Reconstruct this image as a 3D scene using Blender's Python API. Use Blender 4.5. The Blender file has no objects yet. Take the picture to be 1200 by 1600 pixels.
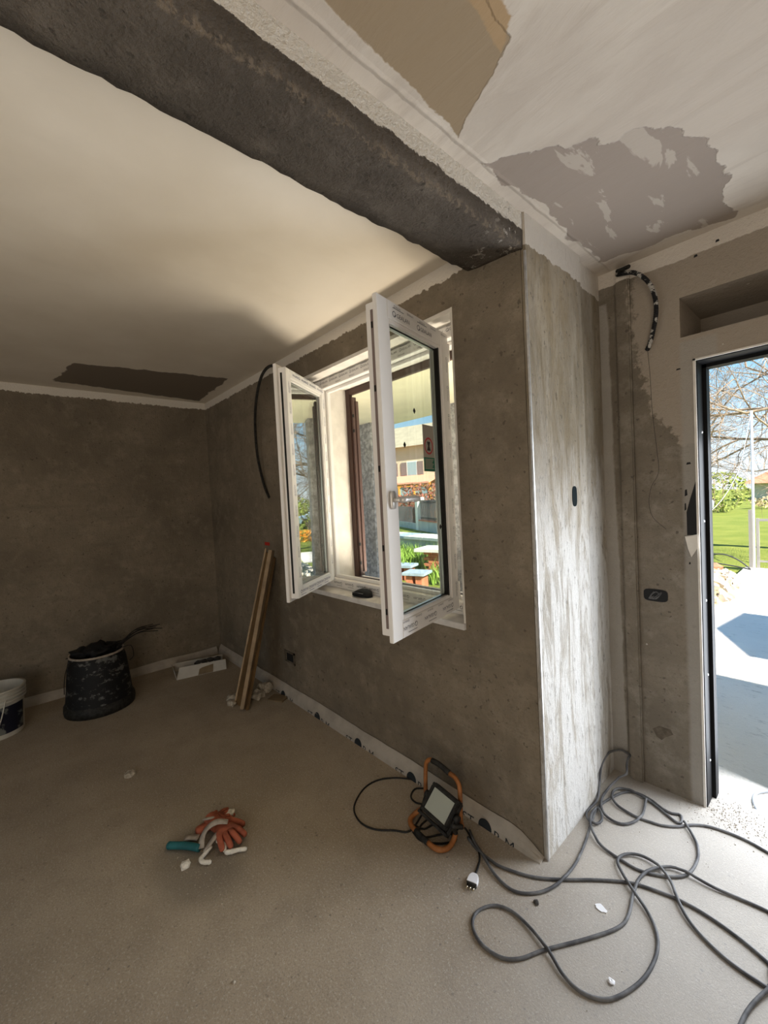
import bpy, bmesh, math, random
from mathutils import Vector, Matrix, noise as mnoise
random.seed(7)
R = math.radians
SC = bpy.context.scene
COL = SC.collection

# ------------------------------------------------------------------ camera
FPX = 654.715
CAM = Vector((0, 0, 1.55))
CF = Vector((-0.746, 0.665, -0.0349)).normalized()
CR0 = Vector((0.666, 0.744, -0.051))
CR = (CR0 - CF * CR0.dot(CF)).normalized()
CU = CR.cross(CF)
cam = bpy.data.cameras.new('camera')
cam.sensor_fit = 'AUTO'; cam.sensor_width = 36.0
cam.lens = FPX / 1600 * 36.0
cam.clip_start = 0.05; cam.clip_end = 500
camo = bpy.data.objects.new('camera', cam); COL.objects.link(camo)
camo.matrix_world = Matrix(((CR.x, CU.x, -CF.x, 0), (CR.y, CU.y, -CF.y, 0), (CR.z, CU.z, -CF.z, CAM.z), (0, 0, 0, 1)))
SC.camera = camo

def ray(x, y): return CF * FPX + CR * (x - 600) - CU * (y - 800)
def onz(x, y, z=0.0):
    d = ray(x, y); return CAM + d * ((z - CAM.z) / d.z)
def ony(x, y, Y):
    d = ray(x, y); return CAM + d * (Y / d.y)
def onx(x, y, X):
    d = ray(x, y); return CAM + d * (X / d.x)

# ------------------------------------------------------------------ world, sun, fill lamps, exposure
world = bpy.data.worlds.new('sky'); SC.world = world
world.use_nodes = True
wn = world.node_tree; wn.nodes.clear()
wo = wn.nodes.new('ShaderNodeOutputWorld'); wb = wn.nodes.new('ShaderNodeBackground')
wt = wn.nodes.new('ShaderNodeTexCoord'); ws = wn.nodes.new('ShaderNodeSeparateXYZ'); wr = wn.nodes.new('ShaderNodeValToRGB')
wn.links.new(wt.outputs['Generated'], ws.inputs[0]); wn.links.new(ws.outputs['Z'], wr.inputs[0])
wn.links.new(wr.outputs[0], wb.inputs[0]); wn.links.new(wb.outputs[0], wo.inputs[0])
els = wr.color_ramp.elements
els[0].position = 0.0; els[0].color = (0.84, 0.90, 0.93, 1)
els[1].position = 0.75; els[1].color = (0.13, 0.36, 0.74, 1)
e = els.new(0.22); e.color = (0.30, 0.62, 0.90, 1)
wb.inputs[1].default_value = 1.3

SUN_DIR = Vector((0.78, -0.13, 0.60)).normalized()      # towards the sun
sun = bpy.data.lights.new('sun', 'SUN'); sun.energy = 15.0; sun.angle = R(0.6); sun.color = (1.0, 0.93, 0.82)
suno = bpy.data.objects.new('sun', sun); COL.objects.link(suno)
suno.rotation_euler = (-SUN_DIR).to_track_quat('-Z', 'Y').to_euler()

def fill_lamp(name, loc, direction, sx, sy, watts, color):
    l = bpy.data.lights.new(name, 'AREA'); l.shape = 'RECTANGLE'; l.size = sx; l.size_y = sy
    l.energy = watts; l.color = color
    o = bpy.data.objects.new(name, l); COL.objects.link(o); o.location = loc
    o.rotation_euler = Vector(direction).to_track_quat('-Z', 'Y').to_euler()
    return o
# added fill lamps at the openings, brighter than the daylight they stand in for
fill_lamp('fill_right_opening', (1.57, -1.65, 1.1), (-0.75, 0.7, 0.15), 1.4, 2.0, 36, (1.0, 0.82, 0.60))
fill_lamp('fill_rear_opening', (-1.4, -2.77, 1.0), (0, 1, 0.5), 1.7, 1.5, 5, (1.0, 0.82, 0.60))
fill_lamp('fill_door', (-0.02, 2.60, 0.90), (-0.25, -1, -0.12), 0.75, 1.7, 54, (0.88, 0.93, 1.0))
fill_lamp('fill_below_sill', (-1.93, 2.16, 0.79), (0.0, -0.02, 1.0), 1.05, 0.30, 42, (1.0, 0.88, 0.70))

SC.view_settings.view_transform = 'Standard'
SC.view_settings.look = 'None'
SC.view_settings.gamma = 1.0
SC.view_settings.use_curve_mapping = False
SC.view_settings.exposure = 0.0
cy = SC.cycles
cy.max_bounces = 12; cy.diffuse_bounces = 6; cy.glossy_bounces = 5; cy.transmission_bounces = 12
cy.caustics_reflective = False; cy.caustics_refractive = False
cy.sample_clamp_indirect = 6.0

# ------------------------------------------------------------------ material helpers
class NT:
    def __init__(s, name):
        s.m = bpy.data.materials.new(name); s.m.use_nodes = True
        s.t = s.m.node_tree; s.t.nodes.clear()
        s.out = s.n('ShaderNodeOutputMaterial'); s.b = s.n('ShaderNodeBsdfPrincipled')
        s.t.links.new(s.b.outputs[0], s.out.inputs[0])
        s.b.inputs['Specular IOR Level'].default_value = 0.25
        s.pos = s.n('ShaderNodeTexCoord').outputs['Object']
    def n(s, t): return s.t.nodes.new(t)
    def put(s, sock, v):
        if isinstance(v, bpy.types.NodeSocket): s.t.links.new(v, sock)
        elif isinstance(v, (tuple, list)): sock.default_value = tuple(v) + ((1,) if len(v) == 3 and len(sock.default_value) == 4 else ())
        else: sock.default_value = v
    def math(s, op, a, b=0.0, c=None, clamp=False):
        n = s.n('ShaderNodeMath'); n.operation = op; n.use_clamp = clamp
        s.put(n.inputs[0], a); s.put(n.inputs[1], b)
        if c is not None: s.put(n.inputs[2], c)
        return n.outputs[0]
    def noise(s, scale, detail=4, rough=0.55, stretch=None, dist=0.0, vec=None):
        n = s.n('ShaderNodeTexNoise'); v = vec or s.pos
        if stretch:
            mp = s.n('ShaderNodeMapping'); s.t.links.new(v, mp.inputs[0]); mp.inputs['Scale'].default_value = stretch; v = mp.outputs[0]
        s.t.links.new(v, n.inputs['Vector']); n.inputs['Scale'].default_value = scale
        n.inputs['Detail'].default_value = detail; n.inputs['Roughness'].default_value = rough; n.inputs['Distortion'].default_value = dist
        return n.outputs[0]
    def voro(s, scale, feature='F1', stretch=None):
        n = s.n('ShaderNodeTexVoronoi'); n.feature = feature; v = s.pos
        if stretch:
            mp = s.n('ShaderNodeMapping'); s.t.links.new(v, mp.inputs[0]); mp.inputs['Scale'].default_value = stretch; v = mp.outputs[0]
        s.t.links.new(v, n.inputs['Vector']); n.inputs['Scale'].default_value = scale
        return n.outputs[0]
    def step(s, v, a, b):
        n = s.n('ShaderNodeMapRange'); n.interpolation_type = 'SMOOTHSTEP'
        s.put(n.inputs[0], v); n.inputs[1].default_value = a; n.inputs[2].default_value = b
        return n.outputs[0]
    def mix(s, f, a, b):
        n = s.n('ShaderNodeMix'); n.data_type = 'RGBA'
        s.put(n.inputs[0], f); s.put(n.inputs[6], a); s.put(n.inputs[7], b)
        return n.outputs[2]
    def xyz(s):
        n = s.n('ShaderNodeSeparateXYZ'); s.t.links.new(s.pos, n.inputs[0]); return n.outputs
    def convex(s, pts, wob, edge=0.004, axes=(0, 1)):
        """1 inside the convex polygon pts, its outline roughened by the signal wob (metres)"""
        X = s.xyz(); a, b = X[axes[0]], X[axes[1]]
        cx = sum(p[0] for p in pts) / len(pts); cy_ = sum(p[1] for p in pts) / len(pts)
        res = None
        for i, p in enumerate(pts):
            q = pts[(i + 1) % len(pts)]
            nx, ny = q[1] - p[1], p[0] - q[0]; l = math.hypot(nx, ny); nx /= l; ny /= l
            if (cx - p[0]) * nx + (cy_ - p[1]) * ny < 0: nx, ny = -nx, -ny
            d = s.math('MULTIPLY_ADD', a, nx, s.math('MULTIPLY_ADD', b, ny, -(p[0] * nx + p[1] * ny)))
            res = d if res is None else s.math('MINIMUM', res, d)
        return s.step(s.math('ADD', res, wob), -edge, edge)
    def bump(s, h, strength, dist=0.01):
        n = s.n('ShaderNodeBump'); n.inputs['Strength'].default_value = strength; n.inputs['Distance'].default_value = dist
        s.put(n.inputs['Height'], h); s.t.links.new(n.outputs[0], s.b.inputs['Normal'])
    def set(s, color=None, rough=None, metal=None, spec=None):
        if color is not None: s.put(s.b.inputs['Base Color'], color)
        if rough is not None: s.put(s.b.inputs['Roughness'], rough)
        if metal is not None: s.b.inputs['Metallic'].default_value = metal
        if spec is not None: s.b.inputs['Specular IOR Level'].default_value = spec
        return s.m

def wob(nt, scale, amp, detail=5, stretch=None):
    return nt.math('MULTIPLY', nt.math('SUBTRACT', nt.noise(scale, detail, 0.65, stretch), 0.5), amp)

def plain(name, col, rough=0.6, metal=0.0, var=0.0, scale=20, spec=0.3, bump=0.0):
    n = NT(name)
    c = col
    if var:
        f = n.noise(scale, 4)
        c = n.mix(n.step(f, 0.3, 0.7), tuple(x * (1 - var) for x in col), tuple(min(1, x * (1 + var)) for x in col))
        if bump: n.bump(f, bump, 0.004)
    return n.set(c, rough, metal, spec)

def render_mat(name, base, light, band=None, streak=False, whitetop=None):
    n = NT(name)
    st = (1, 1, 0.22) if streak else None
    big = n.noise(1.6, 5, 0.6); mid = n.noise(9, 6, 0.65, st); fine = n.noise(70, 4, 0.7, (1, 1, 0.35) if streak else None)
    dark = tuple(x * 0.62 for x in base)
    c = n.mix(n.step(big, 0.3, 0.72), dark, base)
    c = n.mix(n.math('MULTIPLY', n.step(mid, 0.46, 0.70), 0.45), c, light)
    c = n.mix(n.math('MULTIPLY', n.step(n.noise(7, 6, 0.7, (0.6, 0.6, 3.0) if not streak else (1, 1, 0.3), 0.4), 0.54, 0.66), 0.30), c, tuple(x * 0.7 for x in base))
    c = n.mix(n.math('MULTIPLY', n.step(n.noise(23, 6, 0.75, st), 0.50, 0.66), 0.45), c, tuple(x * 0.58 for x in base))
    c = n.mix(n.math('MULTIPLY', n.step(fine, 0.54, 0.68), 0.5), c, dark)
    pits = n.step(n.noise(34, 2, 0.5), 0.66, 0.71)
    c = n.mix(n.math('MULTIPLY', pits, 0.7), c, tuple(x * 0.35 for x in base))
    return n, c, big, mid, fine

M = {}
WHITE = (0.72, 0.67, 0.60)
# window wall and left wall: grey-brown render, white plaster band under the ceiling
n, c, big, mid, fine = render_mat('grey_render', (0.255, 0.21, 0.155), (0.33, 0.28, 0.215))
hb = n.noise(2.2, 5, 0.6, (1, 1, 5.0)); c = n.mix(n.math('MULTIPLY', n.step(hb, 0.5, 0.75), 0.45), c, (0.15, 0.125, 0.095))
z = n.xyz()[2]
mk = n.step(n.math('ADD', z, n.math('ADD', wob(n, 9, 0.04), wob(n, 34, 0.045))), 2.554, 2.558)
c = n.mix(mk, c, WHITE)
n.bump(n.math('ADD', n.math('MULTIPLY', mid, 0.7), n.math('MULTIPLY', fine, 0.5)), 0.9, 0.014)
M['wall'] = n.set(c, 0.93)
# pier return: rough, whitish trowel streaks
n, c, big, mid, fine = render_mat('rough_pier_render', (0.37, 0.30, 0.20), (0.50, 0.44, 0.35), streak=True)
z = n.xyz()[2]
wh = n.noise(4.0, 7, 0.75, (1, 2.6, 0.45), 0.6)
low = n.step(n.math('ADD', z, wob(n, 2.5, 0.9, 4)), 2.0, 1.0)  # whitening towards the bottom paints in the door light
c = n.mix(n.math('MULTIPLY', n.math('ADD', n.step(wh, 0.38, 0.60), n.math('MULTIPLY', low, 0.35), clamp=True), n.math('MULTIPLY_ADD', low, 0.74, 0.12)), c, (0.80, 0.79, 0.77))
sp = n.noise(42, 6, 0.8, (1, 1, 0.35)); c = n.mix(n.math('MULTIPLY', n.step(sp, 0.55, 0.66), 0.7), c, (0.20, 0.18, 0.15))
mk = n.step(n.math('ADD', z, wob(n, 14, 0.07)), 2.525, 2.530); c = n.mix(mk, c, WHITE)
n.bump(n.math('ADD', n.math('MULTIPLY', mid, 0.5), sp), 0.9, 0.02)
M['pier'] = n.set(c, 0.92)
# door wall
n, c, big, mid, fine = render_mat('door_wall_render', (0.25, 0.215, 0.17), (0.36, 0.33, 0.28))
X = n.xyz(); w = wob(n, 5, 0.12); w2 = wob(n, 22, 0.09)
strip = n.convex([(-0.90, -1), (-0.80, -1), (-0.845, 2.5), (-0.90, 2.5)], wob(n, 6, 0.03), 0.006, (0, 2))
c = n.mix(n.math('MULTIPLY', strip, 0.65), c, (0.43, 0.41, 0.38))
pl = n.convex([(-0.72, 3), (-0.735, 2.30), (-0.66, 1.90), (-0.53, 1.72), (2.0, 1.72), (2.0, 3)], n.math('ADD', wob(n, 6, 0.05), wob(n, 30, 0.16)), 0.012, (0, 2))
c = n.mix(n.math('MULTIPLY', pl, 0.9), c, (0.37, 0.32, 0.265))
edge = n.convex([(-0.535, -1), (-0.4, -1), (-0.4, 2.2), (-0.535, 2.2)], wob(n, 3, 0.02), 0.01, (0, 2))
c = n.mix(n.math('MULTIPLY', edge, 0.7), c, (0.36, 0.34, 0.31))
top = n.step(n.math('ADD', X[2], wob(n, 10, 0.03)), 2.575, 2.58); c = n.mix(top, c, (0.66, 0.61, 0.55))
dots = n.step(n.voro(9), 0.055, 0.04); c = n.mix(n.math('MULTIPLY', dots, n.step(n.noise(3), 0.52, 0.6)), c, (0.6, 0.57, 0.52))
n.bump(n.math('ADD', n.math('MULTIPLY', mid, 0.6), n.math('MULTIPLY', fine, 0.5)), 0.9, 0.014)
M['wall_door'] = n.set(c, 0.92)
# floor screed
n = NT('dusty_screed')
big = n.noise(1.1, 5, 0.6); mid = n.noise(6, 6, 0.65); fine = n.noise(120, 3, 0.7); gr = n.noise(38, 4, 0.75)
c = n.mix(n.step(big, 0.3, 0.7), (0.33, 0.27, 0.20), (0.44, 0.37, 0.28))
c = n.mix(n.math('MULTIPLY', n.step(mid, 0.4, 0.7), 0.35), c, (0.26, 0.215, 0.165))
c = n.mix(n.math('MULTIPLY', n.step(fine, 0.52, 0.68), 0.65), c, (0.56, 0.51, 0.44))
c = n.mix(n.math('MULTIPLY', n.step(gr, 0.60, 0.70), 0.6), c, (0.17, 0.145, 0.115))
c = n.mix(n.math('MULTIPLY', n.step(n.noise(170, 3, 0.8), 0.50, 0.64), 0.6), c, (0.21, 0.18, 0.145))
dst = n.math('ADD', n.math('ADD', n.math('POWER', n.math('MULTIPLY', n.math('ADD', n.xyz()[0], 1.92), 4.0), 2.0), n.math('POWER', n.math('MULTIPLY', n.math('ADD', n.xyz()[1], -0.53), 5.0), 2.0)), wob(n, 12, 0.9))
c = n.mix(n.math('MULTIPLY', n.step(dst, 1.3, 0.2), 0.45), c, (0.13, 0.115, 0.095))
spk = n.math('MULTIPLY', n.step(n.voro(24), 0.13, 0.08), n.step(n.noise(5, 2), 0.50, 0.56)); c = n.mix(n.math('MULTIPLY', spk, 0.6), c, (0.13, 0.115, 0.10))
X = n.xyz()
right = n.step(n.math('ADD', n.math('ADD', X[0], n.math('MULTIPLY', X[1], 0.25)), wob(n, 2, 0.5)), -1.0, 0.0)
c = n.mix(n.math('MULTIPLY', right, 0.50), c, (0.50, 0.50, 0.495))  # paler grey on the door side, its light painted in
n.bump(n.math('ADD', n.math('MULTIPLY', n.noise(150, 4, 0.8), 0.8), n.math('MULTIPLY', mid, 0.8)), 0.45, 0.008)
M['floor'] = n.set(c, 0.9)
# left ceiling
n = NT('white_skim_ceiling')
c = n.mix(n.step(n.noise(1.3, 5), 0.3, 0.7), (0.64, 0.575, 0.48), (0.73, 0.67, 0.58))
sc = n.noise(2.5, 6, 0.6, (4, 1, 1)); c = n.mix(n.math('MULTIPLY', n.step(sc, 0.55, 0.75), 0.2), c, (0.6, 0.55, 0.47))
c = n.mix(n.convex([(-3.70, 0.40), (-4.29, 0.33), (-4.42, 1.50), (-3.52, 1.45)], wob(n, 8, 0.10), 0.006), c, (0.20, 0.165, 0.13))
n.bump(sc, 0.12, 0.01)
M['ceil_left'] = n.set(c, 0.9)
# right ceiling: plasterboard with filler
n = NT('filled_plasterboard_ceiling')
c = n.mix(n.step(n.noise(1.8, 6), 0.35, 0.68), (0.49, 0.43, 0.365), (0.59, 0.53, 0.455))
tr = n.noise(2.2, 6, 0.62, (1.0, 4.5, 1), 0.8); c = n.mix(n.math('MULTIPLY', n.step(tr, 0.46, 0.60), 0.45), c, (0.44, 0.38, 0.32))
w = n.math('ADD', wob(n, 4, 0.06), wob(n, 60, 0.012))
m1 = n.convex([(-0.76, 0.40), (-0.802, 1.098), (-0.55, 0.976), (-0.476, 0.40)], w, 0.003); c = n.mix(m1, c, (0.30, 0.23, 0.15))
c = n.mix(n.convex([(-0.545, 0.40), (-0.575, 0.98), (-0.52, 0.94), (-0.455, 0.40)], w, 0.003), c, (0.38, 0.265, 0.15))
ws = n.math('ADD', wob(n, 3.5, 0.16, 2), n.math('ADD', wob(n, 14, 0.04, 3), wob(n, 70, 0.014)))
m2 = n.convex([(-0.803, 1.29), (-0.83, 2.244), (-0.337, 2.33), (-0.305, 1.83), (-0.35, 1.58)], ws, 0.003); c = n.mix(m2, c, (0.30, 0.25, 0.21))
brush = n.math('MULTIPLY', n.step(n.noise(3.0, 5, 0.6, (3.5, 1, 1), 0.5), 0.57, 0.60), m2); c = n.mix(n.math('MULTIPLY', brush, 0.55), c, (0.52, 0.46, 0.39))
rd = n.math('MULTIPLY', n.step(n.math('ABSOLUTE', n.math('ADD', n.xyz()[0], n.math('ADD', 0.815, wob(n, 8, 0.02)))), 0.012, 0.0), 0.8)
n.bump(n.math('ADD', n.math('ADD', tr, rd), n.math('ADD', n.math('MULTIPLY', n.noise(30, 5), 0.3), n.math('MULTIPLY', n.math('ADD', m1, m2), -0.8))), 0.5, 0.012)
M['ceil_right'] = n.set(c, 0.9)
# beam: dark grey mortar, white filler on the upper part of its face
n, c, big, mid, fine = render_mat('beam_mortar', (0.135, 0.112, 0.09), (0.19, 0.16, 0.13))
X = n.xyz()
mk = n.step(n.math('ADD', X[2], n.math('ADD', wob(n, 18, 0.03), wob(n, 70, 0.022))), 2.583, 2.587)
c = n.mix(mk, c, (0.70, 0.65, 0.57))
ed = n.math('MULTIPLY', n.step(n.math('ABSOLUTE', n.math('ADD', X[0], n.math('ADD', 0.874, wob(n, 12, 0.02)))), 0.016, 0.0), n.step(X[2], 2.545, 2.52))
c = n.mix(n.math('MULTIPLY', n.math('MULTIPLY', ed, n.step(n.noise(40, 4, 0.7), 0.45, 0.6)), 0.6), c, (0.27, 0.21, 0.15))
c = n.mix(n.math('MULTIPLY', n.step(X[2], 2.535, 2.56), n.math('SUBTRACT', 0.45, n.math('MULTIPLY', mk, 0.45))), c, (0.08, 0.065, 0.05))  # shading of the face painted in: darker than the underside
wsp = n.math('MULTIPLY', n.step(n.noise(26, 4, 0.7), 0.60, 0.65), n.step(n.math('ADD', X[1], wob(n, 6, 0.2)), 1.30, 1.56))
c = n.mix(wsp, c, (0.42, 0.38, 0.33))
n.bump(n.math('ADD', mid, fine), 0.9, 0.02)
M['beam'] = n.set(c, 0.95)

M['white'] = plain('white_plaster', (0.72, 0.69, 0.64), 0.85, var=0.08, scale=12)
M['cream'] = plain('cream_render', (0.78, 0.72, 0.55), 0.9, var=0.06, scale=3)
M['soffit'] = plain('porch_cream_paint', (0.80, 0.75, 0.55), 0.9, var=0.05, scale=4)
M['pvc'] = plain('white_pvc', (0.80, 0.78, 0.76), 0.32, spec=0.5, var=0.02, scale=3)
M['film'] = plain('film_ink', (0.10, 0.10, 0.12), 0.5)
M['film_blue'] = plain('film_ink_blue', (0.05, 0.06, 0.16), 0.5)
M['gasket'] = plain('black_gasket', (0.008, 0.007, 0.006), 0.5)
M['spacer'] = plain('alu_spacer', (0.75, 0.76, 0.74), 0.35, 0.6)
M['metal'] = plain('brushed_metal', (0.62, 0.60, 0.57), 0.38, 0.55)
M['galv'] = plain('galvanised_bead', (0.62, 0.62, 0.62), 0.4, 0.7, var=0.15, scale=30)
M['brown_metal'] = plain('brown_shutter_metal', (0.055, 0.028, 0.022), 0.45, var=0.1, scale=8)
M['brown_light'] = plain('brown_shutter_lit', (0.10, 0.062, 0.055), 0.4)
M['black_metal'] = plain('black_steel', (0.010, 0.010, 0.011), 0.6, spec=0.12)
M['hole'] = plain('black_box_and_hole_shade', (0.012, 0.012, 0.013), 0.7)  # box plastic, and the shade painted into broken plaster
M['teal_box'] = plain('dark_teal_box', (0.004, 0.009, 0.011), 0.8, spec=0.1)
M['marble'] = plain('pale_marble', (0.66, 0.64, 0.62), 0.4, var=0.12, scale=14)
M['pouch'] = plain('black_fabric', (0.008, 0.008, 0.009), 0.75, var=0.3, scale=60)
n = NT('dusty_cord'); X = n.xyz()
M['cord'] = n.set(n.mix(n.step(n.noise(15, 4), 0.35, 0.7), (0.065, 0.065, 0.069), (0.16, 0.16, 0.163)), 0.6)
M['cord_black'] = plain('black_cord', (0.012, 0.011, 0.010), 0.55, var=0.3, scale=30)
M['cord_pale'] = plain('pale_grey_cord', (0.28, 0.30, 0.33), 0.6)
M['orange'] = plain('orange_tube', (0.30, 0.115, 0.035), 0.5, var=0.25, scale=25)
M['black_plastic'] = plain('dusty_black_plastic', (0.02, 0.019, 0.017), 0.6, var=0.6, scale=45)
n = NT('paint_splashed_black_rubber')
f = n.math('MULTIPLY', n.step(n.noise(13, 6, 0.75, (1, 1, 1.6)), 0.53, 0.62), 0.6)
M['tub'] = n.set(n.mix(f, (0.010, 0.010, 0.011), (0.20, 0.20, 0.19)), 0.65)
M['lamp_glass'] = plain('frosted_lamp_glass', (0.40, 0.43, 0.38), 0.25, spec=0.5)
M['plug'] = plain('white_plug', (0.80, 0.80, 0.82), 0.35)
M['brass'] = plain('nickel_pin', (0.75, 0.68, 0.5), 0.25, 1.0)
M['foam_strip'] = plain('white_foam_strip', (0.40, 0.36, 0.31), 0.7, var=0.12, scale=10)
M['ink'] = plain('strip_ink', (0.02, 0.025, 0.03), 0.6)
M['glove'] = plain('orange_rubber_glove', (0.31, 0.085, 0.045), 0.65, var=0.35, scale=22, bump=0.3)
M['glove_dusty'] = plain('dusty_glove_knit', (0.36, 0.31, 0.26), 0.9, var=0.2, scale=40, bump=0.3)
M['teal'] = plain('teal_handle', (0.02, 0.12, 0.13), 0.5, var=0.2, scale=20)
M['pufoam'] = plain('white_foam', (0.72, 0.68, 0.60), 0.8, var=0.15, scale=60, bump=0.4)
M['lump'] = plain('mortar_lump', (0.42, 0.37, 0.30), 0.95, var=0.3, scale=50, bump=0.4)
M['darkrim'] = plain('dark_mortar_rim', (0.12, 0.10, 0.075), 0.9, var=0.3, scale=30)
M['darkcrumb'] = plain('dark_crumb', (0.05, 0.045, 0.04), 0.95)
M['wood'] = plain('dusty_pine', (0.31, 0.225, 0.14), 0.8, var=0.25, scale=9)
M['wood_dark'] = plain('brown_plank', (0.16, 0.095, 0.04), 0.85, var=0.25, scale=6)
M['card'] = plain('white_carton', (0.50, 0.47, 0.42), 0.8, var=0.08, scale=8)
M['card_brown'] = plain('brown_carton', (0.20, 0.145, 0.085), 0.85, var=0.1, scale=12)
M['bucket'] = plain('white_bucket_plastic', (0.55, 0.53, 0.47), 0.45, var=0.12, scale=10)
n = NT('dark_bucket_label'); f = n.step(n.noise(11, 4, 0.6), 0.52, 0.6)
M['bucket_label'] = n.set(n.mix(f, (0.012, 0.013, 0.025), (0.17, 0.18, 0.17)), 0.45)
n = NT('white_splashed_conduit'); f = n.step(n.noise(22, 3, 0.6), 0.53, 0.57)
M['conduit'] = n.set(n.mix(f, (0.012, 0.012, 0.013), (0.40, 0.38, 0.35)), 0.6)
M['red'] = plain('red_marking', (0.45, 0.03, 0.02), 0.6)
M['sticker_white'] = plain('sticker_white', (0.36, 0.33, 0.28), 0.5)
M['sticker_green'] = plain('sticker_green', (0.01, 0.14, 0.085), 0.5)
M['sticker_red'] = plain('sticker_red', (0.45, 0.03, 0.04), 0.5)
# outdoors
n = NT('spring_lawn'); f = n.noise(1.2, 5); g = n.noise(40, 3)
c = n.mix(n.step(f, 0.3, 0.7), (0.17, 0.22, 0.03), (0.25, 0.28, 0.05)); c = n.mix(n.math('MULTIPLY', n.step(g, 0.5, 0.7), 0.6), c, (0.30, 0.33, 0.08))
n.bump(g, 0.8, 0.05); M['lawn'] = n.set(c, 0.95)
n = NT('outdoor_concrete'); f = n.noise(1.0, 5); g = n.noise(60, 4, 0.7)
c = n.mix(n.step(f, 0.3, 0.7), (0.72, 0.67, 0.60), (0.82, 0.77, 0.70)); c = n.mix(n.math('MULTIPLY', n.step(n.noise(9, 6, 0.75, (1, 2.2, 1)), 0.56, 0.66), 0.5), c, (0.38, 0.34, 0.30))
n.bump(g, 0.5, 0.02); M['paving'] = n.set(c, 0.9)
n = NT('rough_cast_pillar'); f = n.noise(22, 5, 0.7); g = n.noise(3, 4)
c = n.mix(n.step(f, 0.4, 0.62), (0.30, 0.30, 0.31), (0.56, 0.56, 0.58)); c = n.mix(n.math('MULTIPLY', n.step(g, 0.5, 0.7), 0.4), c, (0.35, 0.33, 0.30))
n.bump(f, 1.0, 0.03); M['pillar'] = n.set(c, 0.95)
M['bark'] = plain('pale_bark', (0.24, 0.185, 0.13), 0.9, var=0.3, scale=6)
M['twig'] = plain('brown_twig', (0.33, 0.25, 0.18), 0.9, var=0.4, scale=3)
M['leaf'] = plain('yellow_green_leaf', (0.20, 0.24, 0.05), 0.8, var=0.4, scale=4)
M['leaf_light'] = plain('bright_green_leaf', (0.20, 0.32, 0.05), 0.7, var=0.35, scale=5)
n = NT('photinia_leaf'); f = n.noise(7, 3); c = n.mix(n.step(f, 0.45, 0.55), (0.13, 0.10, 0.05), (0.45, 0.14, 0.10)); M['leaf_red'] = n.set(c, 0.7)
M['dry'] = plain('dry_straw', (0.46, 0.36, 0.20), 0.95, var=0.35, scale=8)
M['rubble'] = plain('pale_rubble', (0.52, 0.47, 0.40), 0.95, var=0.3, scale=6)
M['rubble_red'] = plain('red_brick_rubble', (0.42, 0.17, 0.10), 0.95, var=0.3, scale=10)
M['house_wall'] = plain('cream_house_wall', (0.60, 0.50, 0.36), 0.9, var=0.03, scale=1)
M['house_trim'] = plain('white_house_trim', (0.8, 0.77, 0.7), 0.9)
M['roof_pale'] = plain('pale_tile_roof', (0.40, 0.34, 0.24), 0.9, var=0.12, scale=2)
M['roof_red'] = plain('terracotta_roof', (0.55, 0.24, 0.14), 0.9, var=0.2, scale=3)
M['awning'] = plain('salmon_veranda_roof', (0.78, 0.36, 0.24), 0.85, var=0.05, scale=3)
M['timber_orange'] = plain('orange_timber', (0.72, 0.32, 0.06), 0.75, var=0.1, scale=3)
M['shutter'] = plain('grey_brown_shutter', (0.20, 0.155, 0.145), 0.8)
M['pane_blue'] = plain('window_pane', (0.30, 0.40, 0.42), 0.15, spec=0.6)
M['grey_wall'] = plain('grey_garden_wall', (0.48, 0.50, 0.47), 0.9, var=0.1, scale=3)
M['slab'] = plain('blue_grey_slab', (0.35, 0.42, 0.48), 0.7, var=0.15, scale=12)
M['terracotta'] = plain('terracotta_block', (0.58, 0.20, 0.11), 0.85, var=0.15, scale=10)
M['rail'] = plain('dark_railing', (0.05, 0.055, 0.06), 0.6)
M['gate'] = plain('grey_gate_metal', (0.42, 0.40, 0.38), 0.5, 0.3)
M['car'] = plain('pale_blue_car_paint', (0.42, 0.52, 0.64), 0.3, spec=0.6)
M['tyre'] = plain('tyre_rubber', (0.02, 0.02, 0.02), 0.8)
M['yellow_stick'] = plain('yellow_timber', (0.55, 0.42, 0.14), 0.8)
M['orange_net'] = plain('orange_flower_bed', (0.75, 0.33, 0.04), 0.8, var=0.3, scale=8)
# clear glass
n = NT('clear_glass'); n.t.nodes.remove(n.b)
gl = n.n('ShaderNodeBsdfGlass'); gl.inputs['IOR'].default_value = 1.5; gl.inputs['Roughness'].default_value = 0.0
gl.inputs['Color'].default_value = (0.97, 0.99, 0.975, 1); n.t.links.new(gl.outputs[0], n.out.inputs[0]); M['glass'] = n.m
M['glass_boosted'] = M['glass'].copy(); M['glass_boosted'].name = 'boosted_reflection_glass'; [setattr(x.inputs['IOR'], 'default_value', 2.7) for x in M['glass_boosted'].node_tree.nodes if x.type == 'BSDF_GLASS']  # index raised only to brighten the reflection in the left sash

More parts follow.
